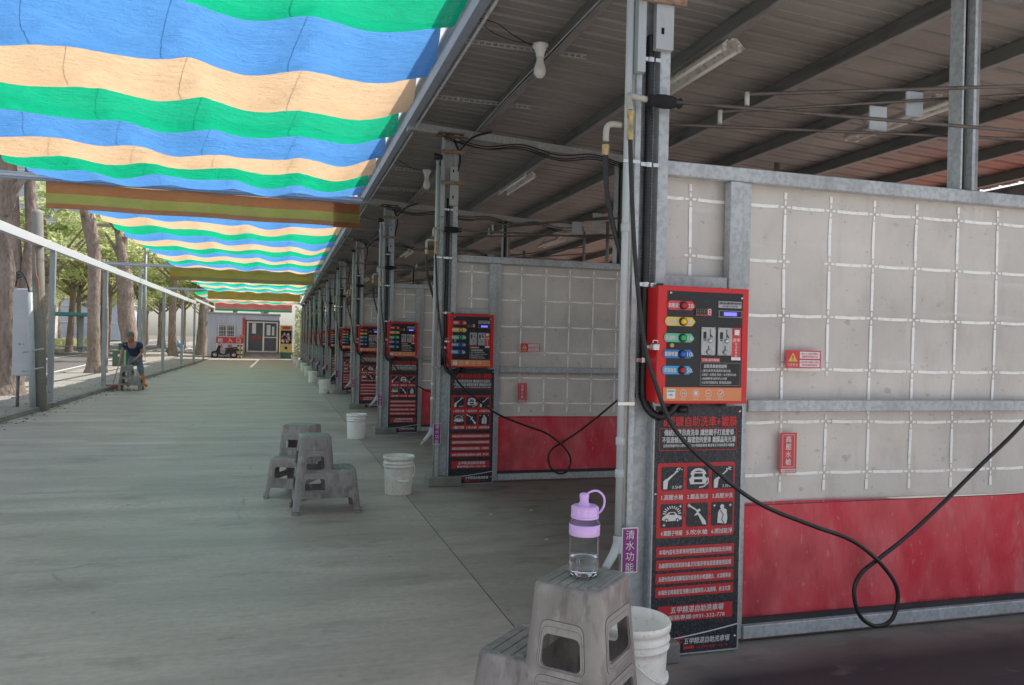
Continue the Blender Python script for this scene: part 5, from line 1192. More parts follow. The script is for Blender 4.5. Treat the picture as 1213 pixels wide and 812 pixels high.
# ------------------------------------------------------------------ scooters
def make_scooter(paint, label):
    t = thing('scooter', (0, 0, 0), label, 'scooter')
    for x in (-.62, .62):
        b = MB(); n = 24; pts = [(x + .20 * math.cos(2 * PI * i / n), 0, .25 + .20 * math.sin(2 * PI * i / n)) for i in range(n)]
        b.tube(pts, .048, 'tyre', 10, closed=True); w = b.build('wheel', t)
        b = MB(); b.lathe([(0, -.03), (.15, -.03), (.15, .03), (0, .03)], (x, 0, .25), 'scootgrey', 16, 'y'); b.build('rim', w)
    def plate(pts, h, m, name):
        b = MB(); bm = bmesh.new(); vs = [bm.verts.new((p[0], -h, p[1])) for p in pts]; f = bm.faces.new(vs); r = bmesh.ops.extrude_face_region(bm, geom=[f])
        for v in r['geom']:
            if isinstance(v, bmesh.types.BMVert): v.co.y += 2 * h
        bmesh.ops.recalc_face_normals(bm, faces=bm.faces[:]); bmesh.ops.bevel(bm, geom=bm.edges[:], offset=.022, segments=2, affect='EDGES'); b.bm(bm, m); return b.build(name, t)
    plate([(-.72, .46), (-.55, .50), (-.42, .86), (-.34, .92), (-.26, .88), (-.28, .40), (-.14, .30), (.16, .30), (.14, .22), (-.30, .22), (-.42, .34)], .13, paint, 'front_fairing')
    plate([(.02, .30), (.10, .62), (.50, .66), (.86, .74), (.92, .62), (.72, .46), (.40, .34), (.16, .30)], .15, paint, 'rear_fairing')
    plate([(.0, .64), (.06, .72), (.40, .74), (.80, .84), (.88, .78), (.50, .665), (.10, .63)], .13, 'tyre', 'seat')
    plate([(-.84, .44), (-.62, .52), (-.42, .46), (-.46, .40), (-.62, .46), (-.82, .36)], .05, paint, 'front_mudguard')
    plate([(-.52, .86), (-.42, 1.02), (-.30, 1.06), (-.24, .96), (-.34, .88)], .10, 'scootgrey', 'handlebar_cover')
    b = MB(); b.tube([(-.30, -.34, 1.04), (-.34, -.1, 1.02), (-.34, .1, 1.02), (-.30, .34, 1.04)], .016, 'tyre', 8); b.build('handlebar', t)
    for s in (-1, 1):
        b = MB(); b.tube([(-.33, s * .22, 1.03), (-.36, s * .27, 1.18)], .006, 'tyre', 6); b.lathe([(0, -.01), (.05, -.008), (.05, .008), (0, .01)], (-.36, s * .27, 1.2), 'scootgrey', 10, 'x'); b.build('mirror', t)
    b = MB(); b.lathe([(.07, 0), (.065, -.02), (0, -.03)], (-.53, 0, .88), 'cabinet', 12, 'x'); b.build('headlight', t)
    b = MB(); b.tube([(.1, .12, .22), (.5, .14, .24), (.8, .15, .30)], [.03, .045, .035], 'scootgrey', 8); b.tube([(0, -.1, .2), (.08, -.22, .02)], .012, 'tyre', 6); b.build('exhaust', t)
    return t
sc = make_scooter('scootblack', 'black scooter parked side-on in front of the grey office'); sc.location = (-3.68, 54.95, 0); sc.scale = (.95, .95, .95)
sc2 = make_scooter('scootwhite', 'white scooter parked behind the tall metal cabinet by the big tree'); sc2.location = (-6.25, 21.9, .035); sc2.rotation_euler = (0, 0, math.radians(150))

# ------------------------------------------------------------------ electric pole, pipes, cabinet
ep = thing('concrete_pole', (-4.38, 16.55, 0), 'short round concrete pole bound to grey conduit beside the cabinet', 'pole')
b = MB(); b.tube([(-4.36, 16.6, -.01), (-4.42, 16.6, 2.0), (-4.48, 16.6, 3.72), (-4.482, 16.6, 3.79)], [.115, .105, .095, .06], 'concretepole', 18); b.build('shaft', ep)
for z in (2.85, 1.75, .55): b = MB(); b.lathe([(.118, 0), (.118, .012)], (-4.36 - .032 * z, 16.6, z), 'galvdark', 18); b.build('binding_wire', ep)
b = MB()
b.tube(smooth_path([(-4.48, 16.48, 3.2), (-4.44, 16.44, 2.6), (-4.40, 16.45, 2.45), (-4.35, 16.45, 1.9)], 4), .008, 'label_orange', 5); b.build('loose_wire', ep)
cp = thing('cable_conduit', (-4.45, 16.45, 0), 'thin grey plastic cable conduit left of the concrete pole', 'conduit')
b = MB(); b.tube([(-4.43, 16.42, .03), (-4.48, 16.42, 1.2), (-4.53, 16.42, 2.22)], .055, 'pvc', 12); b.build('pipe', cp)
b = MB(); rn = random.Random(2)
for i in range(5): b.tube(smooth_path([(-4.53, 16.42, 2.2), (-4.56 - .01 * i, 16.40 - .01 * i, 2.40 + .03 * i), (-4.68 - .02 * i, 16.5, 2.52 + .02 * i), (-4.80, 16.62, 2.45), (-4.84, 16.7, 2.33)], 5), .012, 'galvdark' if i % 2 else 'black_rubber', 5)
b.build('cables', cp)
for z in (.75, 1.1): b = MB(); b.tube([(-4.62, 16.40, z), (-4.25, 16.36, z + .08)], .018, 'galv', 6); b.build('strap', cp)
cb = thing('electric_cabinet', (-4.77, 16.95, .6), 'tall brushed metal electric cabinet hung beside the poles', 'cabinet')
b = MB(); b.bbox(-4.925, -4.61, 16.88, 17.2, .64, 2.31, 'cabinet', .01); b.build('case', cb)
b = MB(); b.bbox(-4.915, -4.62, 16.865, 16.878, .655, 2.295, 'cabinet', .004); b.lathe([(.014, 0), (.012, -.012), (0, -.014)], (-4.80, 16.864, 1.25), 'galvdark', 10, 'y'); b.lathe([(.010, 0), (.008, -.012), (0, -.014)], (-4.74, 16.864, 1.25), 'galvdark', 10, 'y'); b.build('door', cb)
b = MB(); b.tube([(-4.62, 17.1, .035), (-4.62, 17.1, .65)], .03, 'galvdark', 8); b.tube([(-4.88, 17.1, .035), (-4.88, 17.1, .65)], .03, 'galvdark', 8); b.build('legs', cb)
pb = thing('utility_box', (-7, 38.1, .03), 'low green utility box near the kerb behind the sweeping man', 'utility box', 'green utility boxes'); 
b = MB(); b.bbox(-7.20, -6.72, 38.0, 38.4, .03, .74, 'greenbox', .02); b.build('case', pb); b = MB(); b.disc((-6.93, 37.995, .52), .06, 'signwhite', 12); b.build('sticker', pb)
pb = thing('utility_box', (-6.6, 39.2, .03), 'taller dark green utility box just right of the low one', 'utility box', 'green utility boxes'); 
b = MB(); b.bbox(-7.15, -6.25, 39.0, 39.5, .03, 1.05, 'greenpaint', .02); b.build('case', pb); b = MB(); b.box(-6.72, -6.69, 38.99, 38.998, .08, 1.0, 'inkdark'); b.build('door_gap', pb)

# ------------------------------------------------------------------ sweeping man
def skin_obj(name, verts, edges, radii, m, parent, lvl=2, root=0):
    me = bpy.data.meshes.new(name); o0 = ORG[parent.name]
    me.from_pydata([(v[0] - o0[0], v[1] - o0[1], v[2] - o0[2]) for v in verts], edges, []); o = bpy.data.objects.new(name, me); C.objects.link(o)
    md = o.modifiers.new('s', 'SKIN'); sv = me.skin_vertices[0].data
    for i, r in enumerate(radii): sv[i].radius = (r, r) if not isinstance(r, tuple) else r
    sv[root].use_root = True; md.use_smooth_shade = True
    s_ = o.modifiers.new('d', 'SUBSURF'); s_.levels = lvl; s_.render_levels = lvl
    me2 = eval_obj(o); bpy.data.objects.remove(o); me2.name = name; me2.materials.clear(); me2.materials.append(M[m])
    for p in me2.polygons: p.use_smooth = True
    o = bpy.data.objects.new(name, me2); C.objects.link(o); o.parent = parent; ORG[o.name] = o0; return o
PX, PY = -3.95, 23.6
pm = thing('person', (PX, PY, 0), 'man bending to sweep in navy shirt, jeans and orange boots', 'person')
p = lambda x, y, z: (PX + x, PY + y, z)
V = [p(.05, .10, .82), p(.03, .06, .95), p(.00, -.02, 1.10), p(-.01, -.10, 1.22), p(-.02, -.17, 1.29), p(-.03, -.22, 1.33), p(-.035, -.245, 1.41), p(-.04, -.245, 1.48),
     p(-.20, -.09, 1.20), p(-.26, -.12, 1.00), p(-.27, -.26, .84), p(-.26, -.30, .77),
     p(.19, -.09, 1.19), p(.24, -.08, .99), p(.14, -.24, .83), p(.08, -.28, .78),
     p(-.06, .10, .78), p(-.08, .02, .48), p(-.10, .08, .10), p(-.11, -.06, .05),
     p(.13, .10, .80), p(.20, .10, .46), p(.25, .14, .10), p(.36, .02, .05)]
Ed = [(0, 1), (1, 2), (2, 3), (3, 4), (4, 5), (5, 6), (6, 7), (3, 8), (8, 9), (9, 10), (10, 11), (3, 12), (12, 13), (13, 14), (14, 15), (0, 16), (16, 17), (17, 18), (18, 19), (0, 20), (20, 21), (21, 22), (22, 23)]
R = [(.14, .10), (.145, .11), (.16, .12), (.15, .10), .06, .075, .095, .07, .06, .045, .034, .03, .06, .045, .034, .03, .09, .062, .042, .035, .09, .062, .042, .035]
skin_obj('body', V, Ed, R, 'skin', pm)
# clothing grown slightly larger over the same joints
skin_obj('shirt', [V[0][:2] + (.84,), V[1], V[2], V[3], p(-.015, -.13, 1.25), V[8], p(-.235, -.11, 1.07), V[12], p(.222, -.085, 1.06)], [(0, 1), (1, 2), (2, 3), (3, 4), (3, 5), (5, 6), (3, 7), (7, 8)], [(.165, .125), (.175, .135), (.185, .145), (.17, .125), .075, .082, .075, .082, .075], 'navy', pm)
skin_obj('jeans', [V[0], V[16], V[17], p(-.095, .06, .33), V[20], V[21], p(.22, .11, .33)], [(0, 1), (1, 2), (2, 3), (0, 4), (4, 5), (5, 6)], [(.16, .125), .105, .08, .068, .105, .08, .068], 'jeans', pm)
for s, (a_, c_, d_) in enumerate(((p(-.095, .07, .40), p(-.10, .08, .10), p(-.11, -.08, .05)), (p(.21, .11, .40), p(.25, .14, .10), p(.38, .01, .05)))):
    skin_obj('boot', [a_, c_, d_], [(0, 1), (1, 2)], [.078, .058, .045], 'orangeboot', pm)
b = MB(); b.lathe([(0, .125), (.06, .11), (.090, .06), (.099, .0), (.09, -.03)], p(-.04, -.225, 1.43), 'hair', 16); b.build('hair', pm)
b = MB(); b.lathe([(0, -.016), (.014, 0), (0, .016)], p(-.04, -.352, 1.36), 'skin', 8)
for s in (-1, 1):
    b.lathe([(0, -.02), (.012, 0), (0, .02)], p(-.04 + s * .098, -.245, 1.375), 'skin', 8); b.lathe([(0, -.007), (.009, 0), (0, .007)], p(-.04 + s * .035, -.335, 1.39), 'inkdark', 6)
b.line([(PX - .065, 1.33), (PX - .015, 1.33)], .006, PY - .345, 'rust'); b.build('face', pm)
# hands: palm + five fingers each
def hand(c, d, sgn):
    b = MB(); c = Vector(c); d = Vector(d).normalized(); sd = Vector((sgn * .9, -.3, 0)).normalized(); up = d.cross(sd)
    b.tube([c - d * .02, c + d * .02, c + d * .05], [.024, .034, .030], 'skin', 8)
    for i in range(4):
        q = c + d * .045 + sd * (-.024 + .016 * i); L = (.032, .036, .035, .027)[i]
        b.tube([q, q + d * L * .6 + up * .006, q + d * L * .75 + up * .028, q + d * L * .3 + up * .04], [.009, .0085, .008, .006], 'skin', 6)
    q = c + sd * -.032; b.tube([q, q + d * .02 - sd * .015 + up * .01, q + d * .035 - sd * .008 + up * .025], [.011, .010, .007], 'skin', 6)
    b.build('hand', pm)
hand(V[11], (-.02, -.05, -.3), 1); hand(V[15], (-.2, -.1, -.2), -1)
br = thing('broom', (PX - .42, PY - .5, 0), 'long handled broom with orange bristles held by the man', 'broom')
b = MB(); b.tube([p(-.24, -.30, 1.02), p(-.275, -.345, .72), p(-.40, -.48, .12)], .013, 'pinkplastic', 8); b.build('handle', br)
b = MB(); b.bbox(PX - .58, PX - .26, PY - .52, PY - .46, .09, .13, 'pinkplastic', .01); b.build('head', br)
b = MB(); rn = random.Random(8)
for i in range(130):
    x = PX - .57 + .30 * rn.random(); y = PY - .51 + .04 * rn.random(); b.tube([(x, y, .09), (x + .1 * (x - PX + .42) + .02 * rn.random(), y - .02, .006)], .0035, 'bristle', 3)
b.build('bristles', br)
b = MB(); rn = random.Random(9)
vs = []
for i in range(420):
    x = PX - .25 + rn.gauss(0, .30); y = PY - 1.1 + rn.gauss(0, .35); s_ = .012 + .02 * rn.random(); a = rn.random() * 6; z = .004 + .012 * rn.random()
    k0 = len(vs); vs += [(x + s_ * math.cos(a), y + s_ * math.sin(a), z), (x - s_ * .5 * math.sin(a), y + s_ * .5 * math.cos(a), z + .008), (x - s_ * math.cos(a), y - s_ * math.sin(a), z), (x + s_ * .5 * math.sin(a), y - s_ * .5 * math.cos(a), z + .004)]
b.add(vs, [(i, i + 1, i + 2, i + 3) for i in range(0, len(vs), 4)], 'drygrass'); tag(b.build('leaf_litter'), 'scattered dry leaves swept together on the concrete by the kerb', 'leaves', kind='stuff')
# leaf litter along the kerb
b = MB(); rn = random.Random(19); vs = []
for i in range(1000):
    y = 8 + 36 * rn.random() ** 1.2; x = -4.33 + abs(rn.gauss(0, .16)) if rn.random() < .5 else -4.5 - abs(rn.gauss(0, .9)); z0 = .003 if x > -4.34 else .04
    s_ = .014 + .022 * rn.random(); a = rn.random() * 6
    vs += [(x + s_ * math.cos(a), y + s_ * math.sin(a), z0), (x - s_ * .5 * math.sin(a), y + s_ * .5 * math.cos(a), z0 + .01), (x - s_ * math.cos(a), y - s_ * math.sin(a), z0), (x + s_ * .5 * math.sin(a), y - s_ * .5 * math.cos(a), z0 + .004)]
b.add(vs, [(i, i + 1, i + 2, i + 3) for i in range(0, len(vs), 4)], 'drygrass'); tag(b.build('kerb_leaves'), 'small dead leaves scattered along the kerb and pavement', 'leaves', kind='stuff')
# scraps on the bay floor
for i, (x, y) in enumerate(((1.75, 6.5), (1.95, 5.6), (2.15, 6.6), (2.9, 4.6))):
    b = MB(); b.add([(x, y, .003), (x + .03, y + .003, .004), (x + .027, y + .018, .009), (x + .004, y + .015, .004)], [(0, 1, 2, 3)], 'litter'); tag(b.build('paper_scrap'), 'tiny white scrap lying on the dark bay floor', 'litter', 'tiny white scraps on the bay floor')

# ------------------------------------------------------------------ trees
def leaf_cloud(b, clusters, n, size, mats_, rn):
    for (c, rx, ry, rz_) in clusters:
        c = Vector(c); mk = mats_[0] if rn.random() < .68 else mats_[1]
        vs = []; 
        for i in range(n):
            while True:
                q = Vector((rn.uniform(-1, 1), rn.uniform(-1, 1), rn.uniform(-1, 1)))
                if q.length < 1: break
            q = q * (.55 + .45 * q.length)
            pz = c + Vector((q.x * rx, q.y * ry, q.z * rz_)); s_ = size * (.6 + .8 * rn.random())
            u = Vector((rn.gauss(0, 1), rn.gauss(0, 1), rn.gauss(0, .5))).normalized(); w = u.cross(Vector((rn.gauss(0, .5), rn.gauss(0, .5), 1))).normalized()
            vs += [pz - u * s_, pz + w * s_ * .5, pz + u * s_, pz - w * s_ * .5]
        b.add(vs, [(i, i + 1, i + 2, i + 3) for i in range(0, len(vs), 4)], mk)
def make_tree(name, base, trunks, branches, clusters, label, n=170, size=.10, mats_=('leaf', 'leafdark'), seed=1, group='trees along the road'):
    t = thing(name, base, label, 'tree', group); rn = random.Random(seed)
    for tr in trunks:
        b = MB(); pts = smooth_path([q[0] for q in tr], 6); rad = []
        k = len(tr) - 1
        for i in range(len(pts)):
            f = i / 6; a0 = int(min(f, k - 1e-6)); u = f - a0; rad.append(tr[a0][1] * (1 - u) + tr[min(a0 + 1, k)][1] * u)
        rad = [r * (1 + .10 * mn.noise(Vector((i * .5, seed, 0)))) for i, r in enumerate(rad)]
        b.tube(pts, rad, 'bark', 16); b.build('trunk', t)
    for br_ in branches:
        b = MB(); b.tube(smooth_path([q[0] for q in br_], 4), [q for q in [br_[0][1] * (1 - i / (4 * (len(br_) - 1)) * .75) for i in range(4 * (len(br_) - 1) + 1)]], 'bark', 8); b.build('branch', t)
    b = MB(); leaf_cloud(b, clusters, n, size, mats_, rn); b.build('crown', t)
    return t
rn = random.Random(21)
def crown_clusters(c, R, H, n, r=.9, flat=.32):
    out = []
    for i in range(n):
        a = rn.random() * 2 * PI; d = R * math.sqrt(rn.random()); z = c[2] + H * (rn.random() - .5) * (1.1 - .5 * d / R) * 2 * .5
        s_ = r * (.6 + .8 * rn.random()); out.append(((c[0] + d * math.cos(a), c[1] + d * math.sin(a), z), s_, s_, s_ * flat))
    return out
def rbranches(c, z0, R, n, r=.10):
    out = []
    for i in range(n):
        a = i * 2.4 + rn.random(); z = z0 + rn.random() * 1.5
        out.append([((c[0], c[1], z), r), ((c[0] + R * .35 * math.cos(a), c[1] + R * .35 * math.sin(a), z + .9), r * .7), ((c[0] + R * .8 * math.cos(a + .2), c[1] + R * .8 * math.sin(a + .2), z + 1.7 + rn.random()), r * .3)])
    return out
make_tree('street_tree', (-6.1, 20.2, 0), [[((-6.02, 20.3, -.02), .42), ((-6.0, 20.3, .5), .33), ((-6.0, 20.2, 2.5), .28), ((-6.05, 20.2, 4.2), .24), ((-6.2, 20.1, 6.5), .20), ((-6.6, 20.1, 8.5), .12)],
    [((-5.86, 20.25, .0), .16), ((-5.70, 20.2, 2.2), .125), ((-5.57, 20.2, 3.8), .115), ((-5.60, 20.2, 5.2), .12), ((-5.3, 20.2, 7.5), .08)]],
    [[((-6.05, 20.1, 4.1), .16), ((-5.85, 19.9, 4.6), .14), ((-5.6, 19.9, 5.0), .10)]] + rbranches((-6.3, 20, 6), 6, 3, 6), crown_clusters((-6.6, 20.5, 8.8), 3.6, 2.6, 34), 'thick old tree at far left with forked twin trunks', n=140, seed=2)
make_tree('street_tree', (-6.5, 31.5, 0), [[((-6.6, 31.6, -.02), .36), ((-6.58, 31.5, .6), .22), ((-6.62, 31.5, 2.5), .21), ((-6.64, 31.5, 4.3), .22), ((-6.80, 31.5, 5.3), .25), ((-7.1, 31.5, 6.6), .18), ((-7.4, 31.5, 8.2), .1)],
    [((-6.34, 31.7, -.02), .20), ((-6.30, 31.7, 2.5), .13), ((-6.42, 31.7, 4.2), .10)]],
    [[((-6.95, 31.4, 5.7), .15), ((-7.2, 31.3, 6.6), .12), ((-7.9, 31.2, 7.6), .08)]] + rbranches((-7.1, 31.5, 6), 6, 2.6, 5), crown_clusters((-7.4, 32, 8.6), 3.4, 2.4, 30), 'twin stemmed tree with leaning top right of the concrete pole', n=130, seed=3)
make_tree('street_tree', (-7.9, 45, 0), [[((-7.5, 45, -.02), .62), ((-7.62, 45, .8), .45), ((-7.9, 45, 2.4), .42), ((-7.98, 45, 3.9), .40), ((-8.05, 45, 4.5), .42), ((-8.1, 45, 5.1), .28), ((-8.2, 45, 5.8), .24), ((-8.5, 45, 7.5), .14)]],
    [[((-8.1, 45, 5.0), .16), ((-8.5, 45, 5.9), .15), ((-9.0, 45, 6.7), .10)], [((-8.2, 45, 5.6), .17), ((-8.0, 45, 6.6), .12), ((-7.5, 44.8, 7.6), .07)]] + rbranches((-8.4, 45, 6), 6, 3, 5), crown_clusters((-8.6, 45.5, 8.4), 3.8, 2.4, 34), 'stout swollen tree trunk directly behind the sweeping man', n=130, seed=4)
far = []
far.append(make_tree('street_tree', (-7.3, 58, 0), [[((-7.2, 58, -.02), .34), ((-7.3, 58, 2), .24), ((-7.25, 58, 4.5), .22), ((-7.0, 58, 7), .12)]], rbranches((-7.2, 58, 5), 4.8, 3.4, 7), crown_clusters((-7.2, 58, 7.6), 3.8, 3.2, 40), 'slim dark tree between the rail posts beyond the man', n=110, size=.13, seed=5))
make_tree('street_tree', (-5.6, 60, 0), [[((-5.6, 60.5, -.02), .5), ((-5.62, 60.5, 1), .38), ((-5.5, 60.5, 3.5), .32), ((-5.3, 60.5, 7), .18)]], rbranches((-5.4, 60, 5), 5, 3, 6), crown_clusters((-5.0, 60.5, 7.9), 3.4, 2.6, 34), 'broad reddish tree trunk standing left of the office', n=110, size=.13, seed=6)
pt = make_tree('park_tree', (0, 0, 0), [[((0, 0, -.1), .30), ((.05, 0, 1.5), .22), ((.0, 0, 3.2), .20), ((.2, 0, 5.2), .13), ((.3, 0, 6.8), .07)]], rbranches((0, 0, 3.6), 3.2, 3.2, 8, .11), crown_clusters((0, 0, 6.2), 4.4, 4.0, 46, 1.15, .3), 'x', n=120, size=.17, seed=7, group='trees in the park across the road')
pt2 = make_tree('park_tree', (0, 0, 0), [[((0, 0, -.1), .26), ((-.1, 0, 1.5), .20), ((-.2, 0, 3.8), .17), ((-.1, 0, 6.8), .08)]], rbranches((-.1, 0, 4), 3.4, 3.0, 8, .10), crown_clusters((-.1, 0, 6.8), 4.0, 4.4, 46, 1.1, .32), 'x', n=120, size=.17, seed=8, group='trees in the park across the road')
spots = [(-13.5, 52), (-16, 38), (-19.5, 30), (-12.2, 62), (-25, 44), (-30, 60), (-21, 64), (-27, 92), (-13, 96), (-16.5, 74), (2.6, 66), (5.2, 70), (7.5, 66), (-18, 44), (-20, 58), (-15.5, 66), (-22, 70), (-12.3, 76), (-17, 82), (-26, 84), (-11.2, 90), (-20, 96), (-14.5, 104), (-28, 104), (-9.5, 84), (-24, 52), (-34, 74), (-8.0, 98), (-10.2, 112), (-18, 118), (-30, 122), (-6.5, 74), (-5.0, 90), (-23, 36), (-1.5, 74), (3.5, 80), (-42, 100), (9.5, 86), (-2, 98)]
desc = ['leafy', 'wide crowned', 'slender', 'old', 'pale barked', 'shady']
used = 0
for i, (x, y) in enumerate(spots):
    src_ = (pt, pt2)[i % 2]
    o = src_ if i < 2 else dup(src_)
    s_ = .85 + .35 * rn.random(); o.location = (x, y, 0); o.rotation_euler = (0, 0, rn.random() * 6.28); o.scale = (s_, s_, s_ * (1 + .15 * rn.random()))
    o['label'] = 'tall leafy tree in the row of trees across the road'
    if x > -3: o['label'] = 'leafy tree showing above and behind the grey office'; o['group'] = 'trees behind the office'
b = MB()
m_ = Matrix(((1, SK, 0, 0), (0, 1, 0, 0), (0, 0, 1, 0), (0, 0, 0, 1)))
vs = []; rn = random.Random(33)
for i in range(9000):
    y = 34 + 70 * rn.random(); x = road_x(y) - 8.2 - 1.2 * rn.random(); z = .1 + .75 * rn.random() ** .8; s_ = .08
    u = Vector((rn.gauss(0, 1), rn.gauss(0, 1), rn.gauss(0, 1))).normalized(); w = u.orthogonal().normalized(); q = Vector((x, y, z))
    vs += [q - u * s_, q + w * s_ * .6, q + u * s_, q - w * s_ * .6]
b.add(vs, [(i, i + 1, i + 2, i + 3) for i in range(0, len(vs), 4)], 'leaf'); tag(b.build('median_hedge'), 'low clipped hedge along the road median', 'hedge')

b = MB(); vs = []; rn = random.Random(44)
for i in range(14000):
    x = .9 + 9 * rn.random(); z = 4.6 * rn.random() ** .9; y = 61 + 1.6 * rn.random() + .5 * math.sin(x * 2 + z); s_ = .09
    if z > 3.6 + .9 * mn.noise(Vector((x * .8, 0, 0))): continue
    u = Vector((rn.gauss(0, 1), rn.gauss(0, 1), rn.gauss(0, 1))).normalized(); w = u.orthogonal().normalized(); q = Vector((x, y, z))
    vs += [q - u * s_, q + w * s_ * .6, q + u * s_, q - w * s_ * .6]
b.add(vs, [(i, i + 1, i + 2, i + 3) for i in range(0, len(vs), 4)], 'leaf'); tag(b.build('hedge', origin=(5, 61.5, 0)), 'tall leafy hedge behind the yellow prize machine', 'hedge')

# ------------------------------------------------------------------ street beyond
bs = thing('bus_shelter', (-14, 60, 0), 'bus shelter with teal roof across the road', 'bus shelter')
b = MB(); b.bbox(-16.0, -12.6, 59, 61.5, 2.62, 2.85, 'teal', .03); b.build('roof', bs)
for x in (-15.8, -13.7): b = MB(); b.bbox(x, x + .28, 60.8, 61.1, .1, 2.62, 'greypaint', .02); b.build('post', bs)
b = MB(); b.box(-15.7, -13.0, 60.5, 60.9, .48, .54, 'greypaint'); b.box(-15.5, -15.42, 60.6, 60.8, .1, .48, 'greypaint'); b.box(-13.3, -13.22, 60.6, 60.8, .1, .48, 'greypaint'); b.build('bench', bs)
for i, (x, y, w, h, mk, l) in enumerate(((-7.95, 64.2, .55, .55, 'bag', 'grey stuffed rubbish bag on the pavement by the trees'), (-7.7, 64.9, .38, 1.05, 'bagblue', 'blue sack piled on top of the grey rubbish bags'), (-7.0, 66.0, .45, .45, 'bagwhite', 'white cloth sack right of the grey rubbish bag'))):
    b = MB(); bm = bmesh.new(); bmesh.ops.create_icosphere(bm, subdivisions=3, radius=1)
    for v in bm.verts: q = v.co * (1 + .22 * mn.noise(v.co * 2.2 + Vector((i * 3, 0, 0)))); v.co = Vector((x + q.x * w, y + q.y * w, .035 + max(0, (q.z + .75)) / 1.75 * h))
    b.bm(bm, mk, True); tag(b.build('rubbish_bag', origin=(x, y, .03)), l, 'bag')
def facade(name, x0, x1, y, d, H, mk, floors, cols, label, base=0):
    t = thing(name, ((x0 + x1) / 2, y, 0), label, 'building')
    b = MB(); b.box(x0, x1, y, y + d, base, H, mk); b.build('wall', t)
    fh = H / floors; cw = (x1 - x0) / cols
    for f in range(floors):
        b = MB()
        for c in range(cols): b.box(x0 + cw * (c + .18), x0 + cw * (c + .82), y - .05, y - .005, f * fh + fh * .35, f * fh + fh * .8, 'winglass' if mk != 'hirise' else 'prefab')
        b.box(x0 - .1, x1 + .1, y - .25, y - .06, f * fh + fh * .12, f * fh + fh * .2, 'signwhite'); b.build('window_row', t)
    return t
facade('apartment_tower', -46, -26, 150, 14, 34, 'hirise', 12, 8, 'pale blue white apartment tower rising above the trees')
facade('apartment_block', -64, -48, 140, 14, 22, 'cream', 8, 6, 'cream apartment block far beyond the road')
facade('shop_building', -48, -30, 112, 10, 9, 'cream', 3, 7, 'low pale shop building seen between tree trunks across the road')
facade('shop_building', -62, -44, 100, 10, 9, 'cream', 3, 6, 'farther pale low building closing the view down the road')
b = MB()
for i in range(5): b.bbox(-46 + 3.6 * i, -43 + 3.6 * i, 111.2, 111.7, 2.6, 3.4, ('label_red', 'yellow', 'label_red', 'teal', 'label_red')[i], .03, 1)
tag(b.build('shop_signs', origin=(-38, 111, 2.6)), 'row of coloured shop signboards across the low building front', 'sign')
lp = thing('street_lamp', (-7.9, 50, 0), 'slim pale metal lamp post beside the swollen trunk', 'lamp post')
b = MB(); b.tube([(-7.35, 47, 0), (-7.35, 47, 7.2)], [.12, .07], 'greypaint', 10); b.build('pole', lp)
b = MB(); b.tube(smooth_path([(-7.35, 47, 6.9), (-8.0, 46.6, 7.3), (-9.0, 46.2, 7.3)], 5), .04, 'greypaint', 6); b.bbox(-9.7, -8.95, 46.0, 46.3, 7.2, 7.34, 'greypaint', .03); b.build('lamp_head', lp)
for i, (y, x1) in enumerate(((24.0, -5.4), (33.0, -5.6))):
    b = MB(); b.tube([(-4.40, y, 3.05), (-4.9, y, 3.32), (-9.5, y + 3, 3.34)], .028, 'greypaint', 6); b.tube([(-9.5, y + 3, 0), (-9.5, y + 3, 3.34)], .05, 'greypaint', 8)
    
# right side beyond the roof
b = MB(); b.box(15.8, 16.0, -8, 60, 0, 2.4, 'salmon'); tag(b.build('boundary_wall', origin=(11.9, 25, 0)), 'tall salmon boundary wall beyond the right edge of the roof', 'wall')

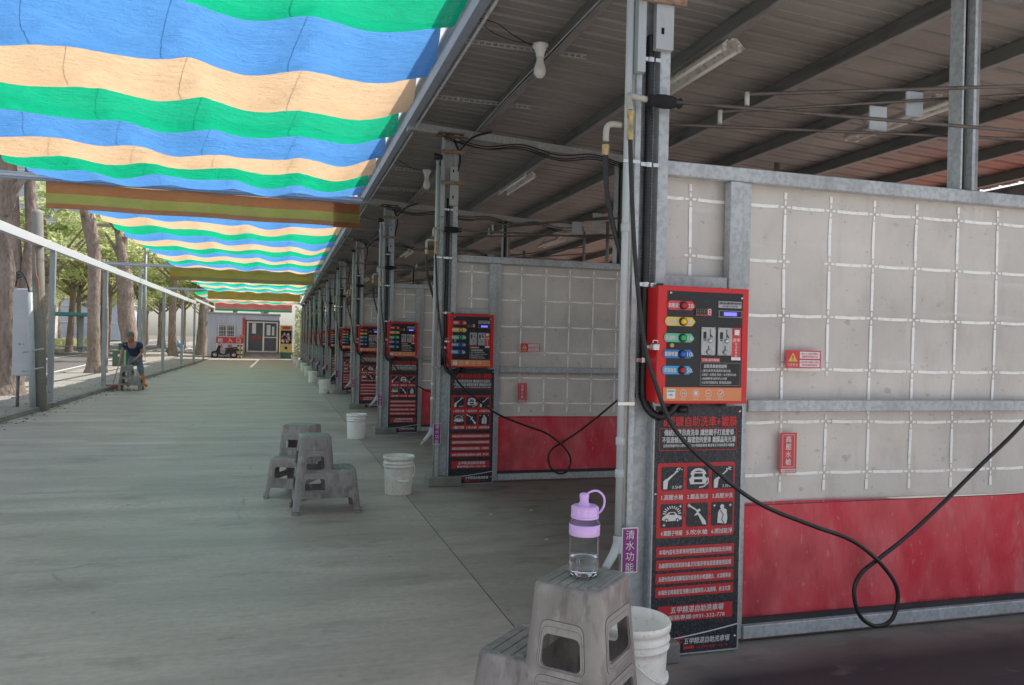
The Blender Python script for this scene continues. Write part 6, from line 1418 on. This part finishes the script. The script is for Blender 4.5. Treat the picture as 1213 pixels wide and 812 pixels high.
# ------------------------------------------------------------------ light, sky, camera
EL, AZ = math.radians(56), math.radians(72)     # azimuth clockwise from +Y
w = bpy.data.worlds.new('World'); scene.world = w; w.use_nodes = True; nt = w.node_tree
bg = nt.nodes['Background']; sky = nt.nodes.new('ShaderNodeTexSky'); sky.sky_type = 'NISHITA'; sky.sun_disc = False
sky.sun_elevation = EL; sky.sun_rotation = AZ; sky.air_density = 1.0; sky.dust_density = 1.6; sky.ozone_density = .6
hs = nt.nodes.new('ShaderNodeHueSaturation'); hs.inputs['Saturation'].default_value = .5; hs.inputs['Value'].default_value = 1.25
nt.links.new(sky.outputs[0], hs.inputs['Color']); nt.links.new(hs.outputs[0], bg.inputs['Color']); bg.inputs['Strength'].default_value = .15
sd = bpy.data.lights.new('sun', 'SUN'); sd.energy = 5; sd.angle = math.radians(.5); sd.color = (1, .93, .84)
so = bpy.data.objects.new('sun', sd); C.objects.link(so)
dirv = Vector((math.sin(AZ) * math.cos(EL), math.cos(AZ) * math.cos(EL), math.sin(EL)))
so.rotation_euler = dirv.to_track_quat('Z', 'Y').to_euler(); so.location = dirv * 50
cam = bpy.data.cameras.new('camera'); co = bpy.data.objects.new('camera', cam); C.objects.link(co); scene.camera = co
YW = math.atan2(272, 921); RL = math.radians(1.35)
rt = Vector((math.cos(YW), -math.sin(YW), 0)); up = Vector((0, 0, 1)); fw = Vector((math.sin(YW), math.cos(YW), 0))
cxv = rt * math.cos(RL) + up * math.sin(RL); cyv = -rt * math.sin(RL) + up * math.cos(RL)
co.matrix_world = Matrix(((cxv.x, cyv.x, -fw.x, 0), (cxv.y, cyv.y, -fw.y, 0), (cxv.z, cyv.z, -fw.z, 1.5), (0, 0, 0, 1)))
cam.sensor_width = 36; cam.lens = 921 / 1213 * 36; cam.clip_start = .05; cam.clip_end = 2000
scene.view_settings.view_transform = 'Standard'; scene.view_settings.look = 'None'; scene.view_settings.exposure = 0; scene.view_settings.gamma = 1
scene.render.engine = 'CYCLES'
scene.cycles.max_bounces = 10; scene.cycles.diffuse_bounces = 5; scene.cycles.transmission_bounces = 8; scene.cycles.glossy_bounces = 3
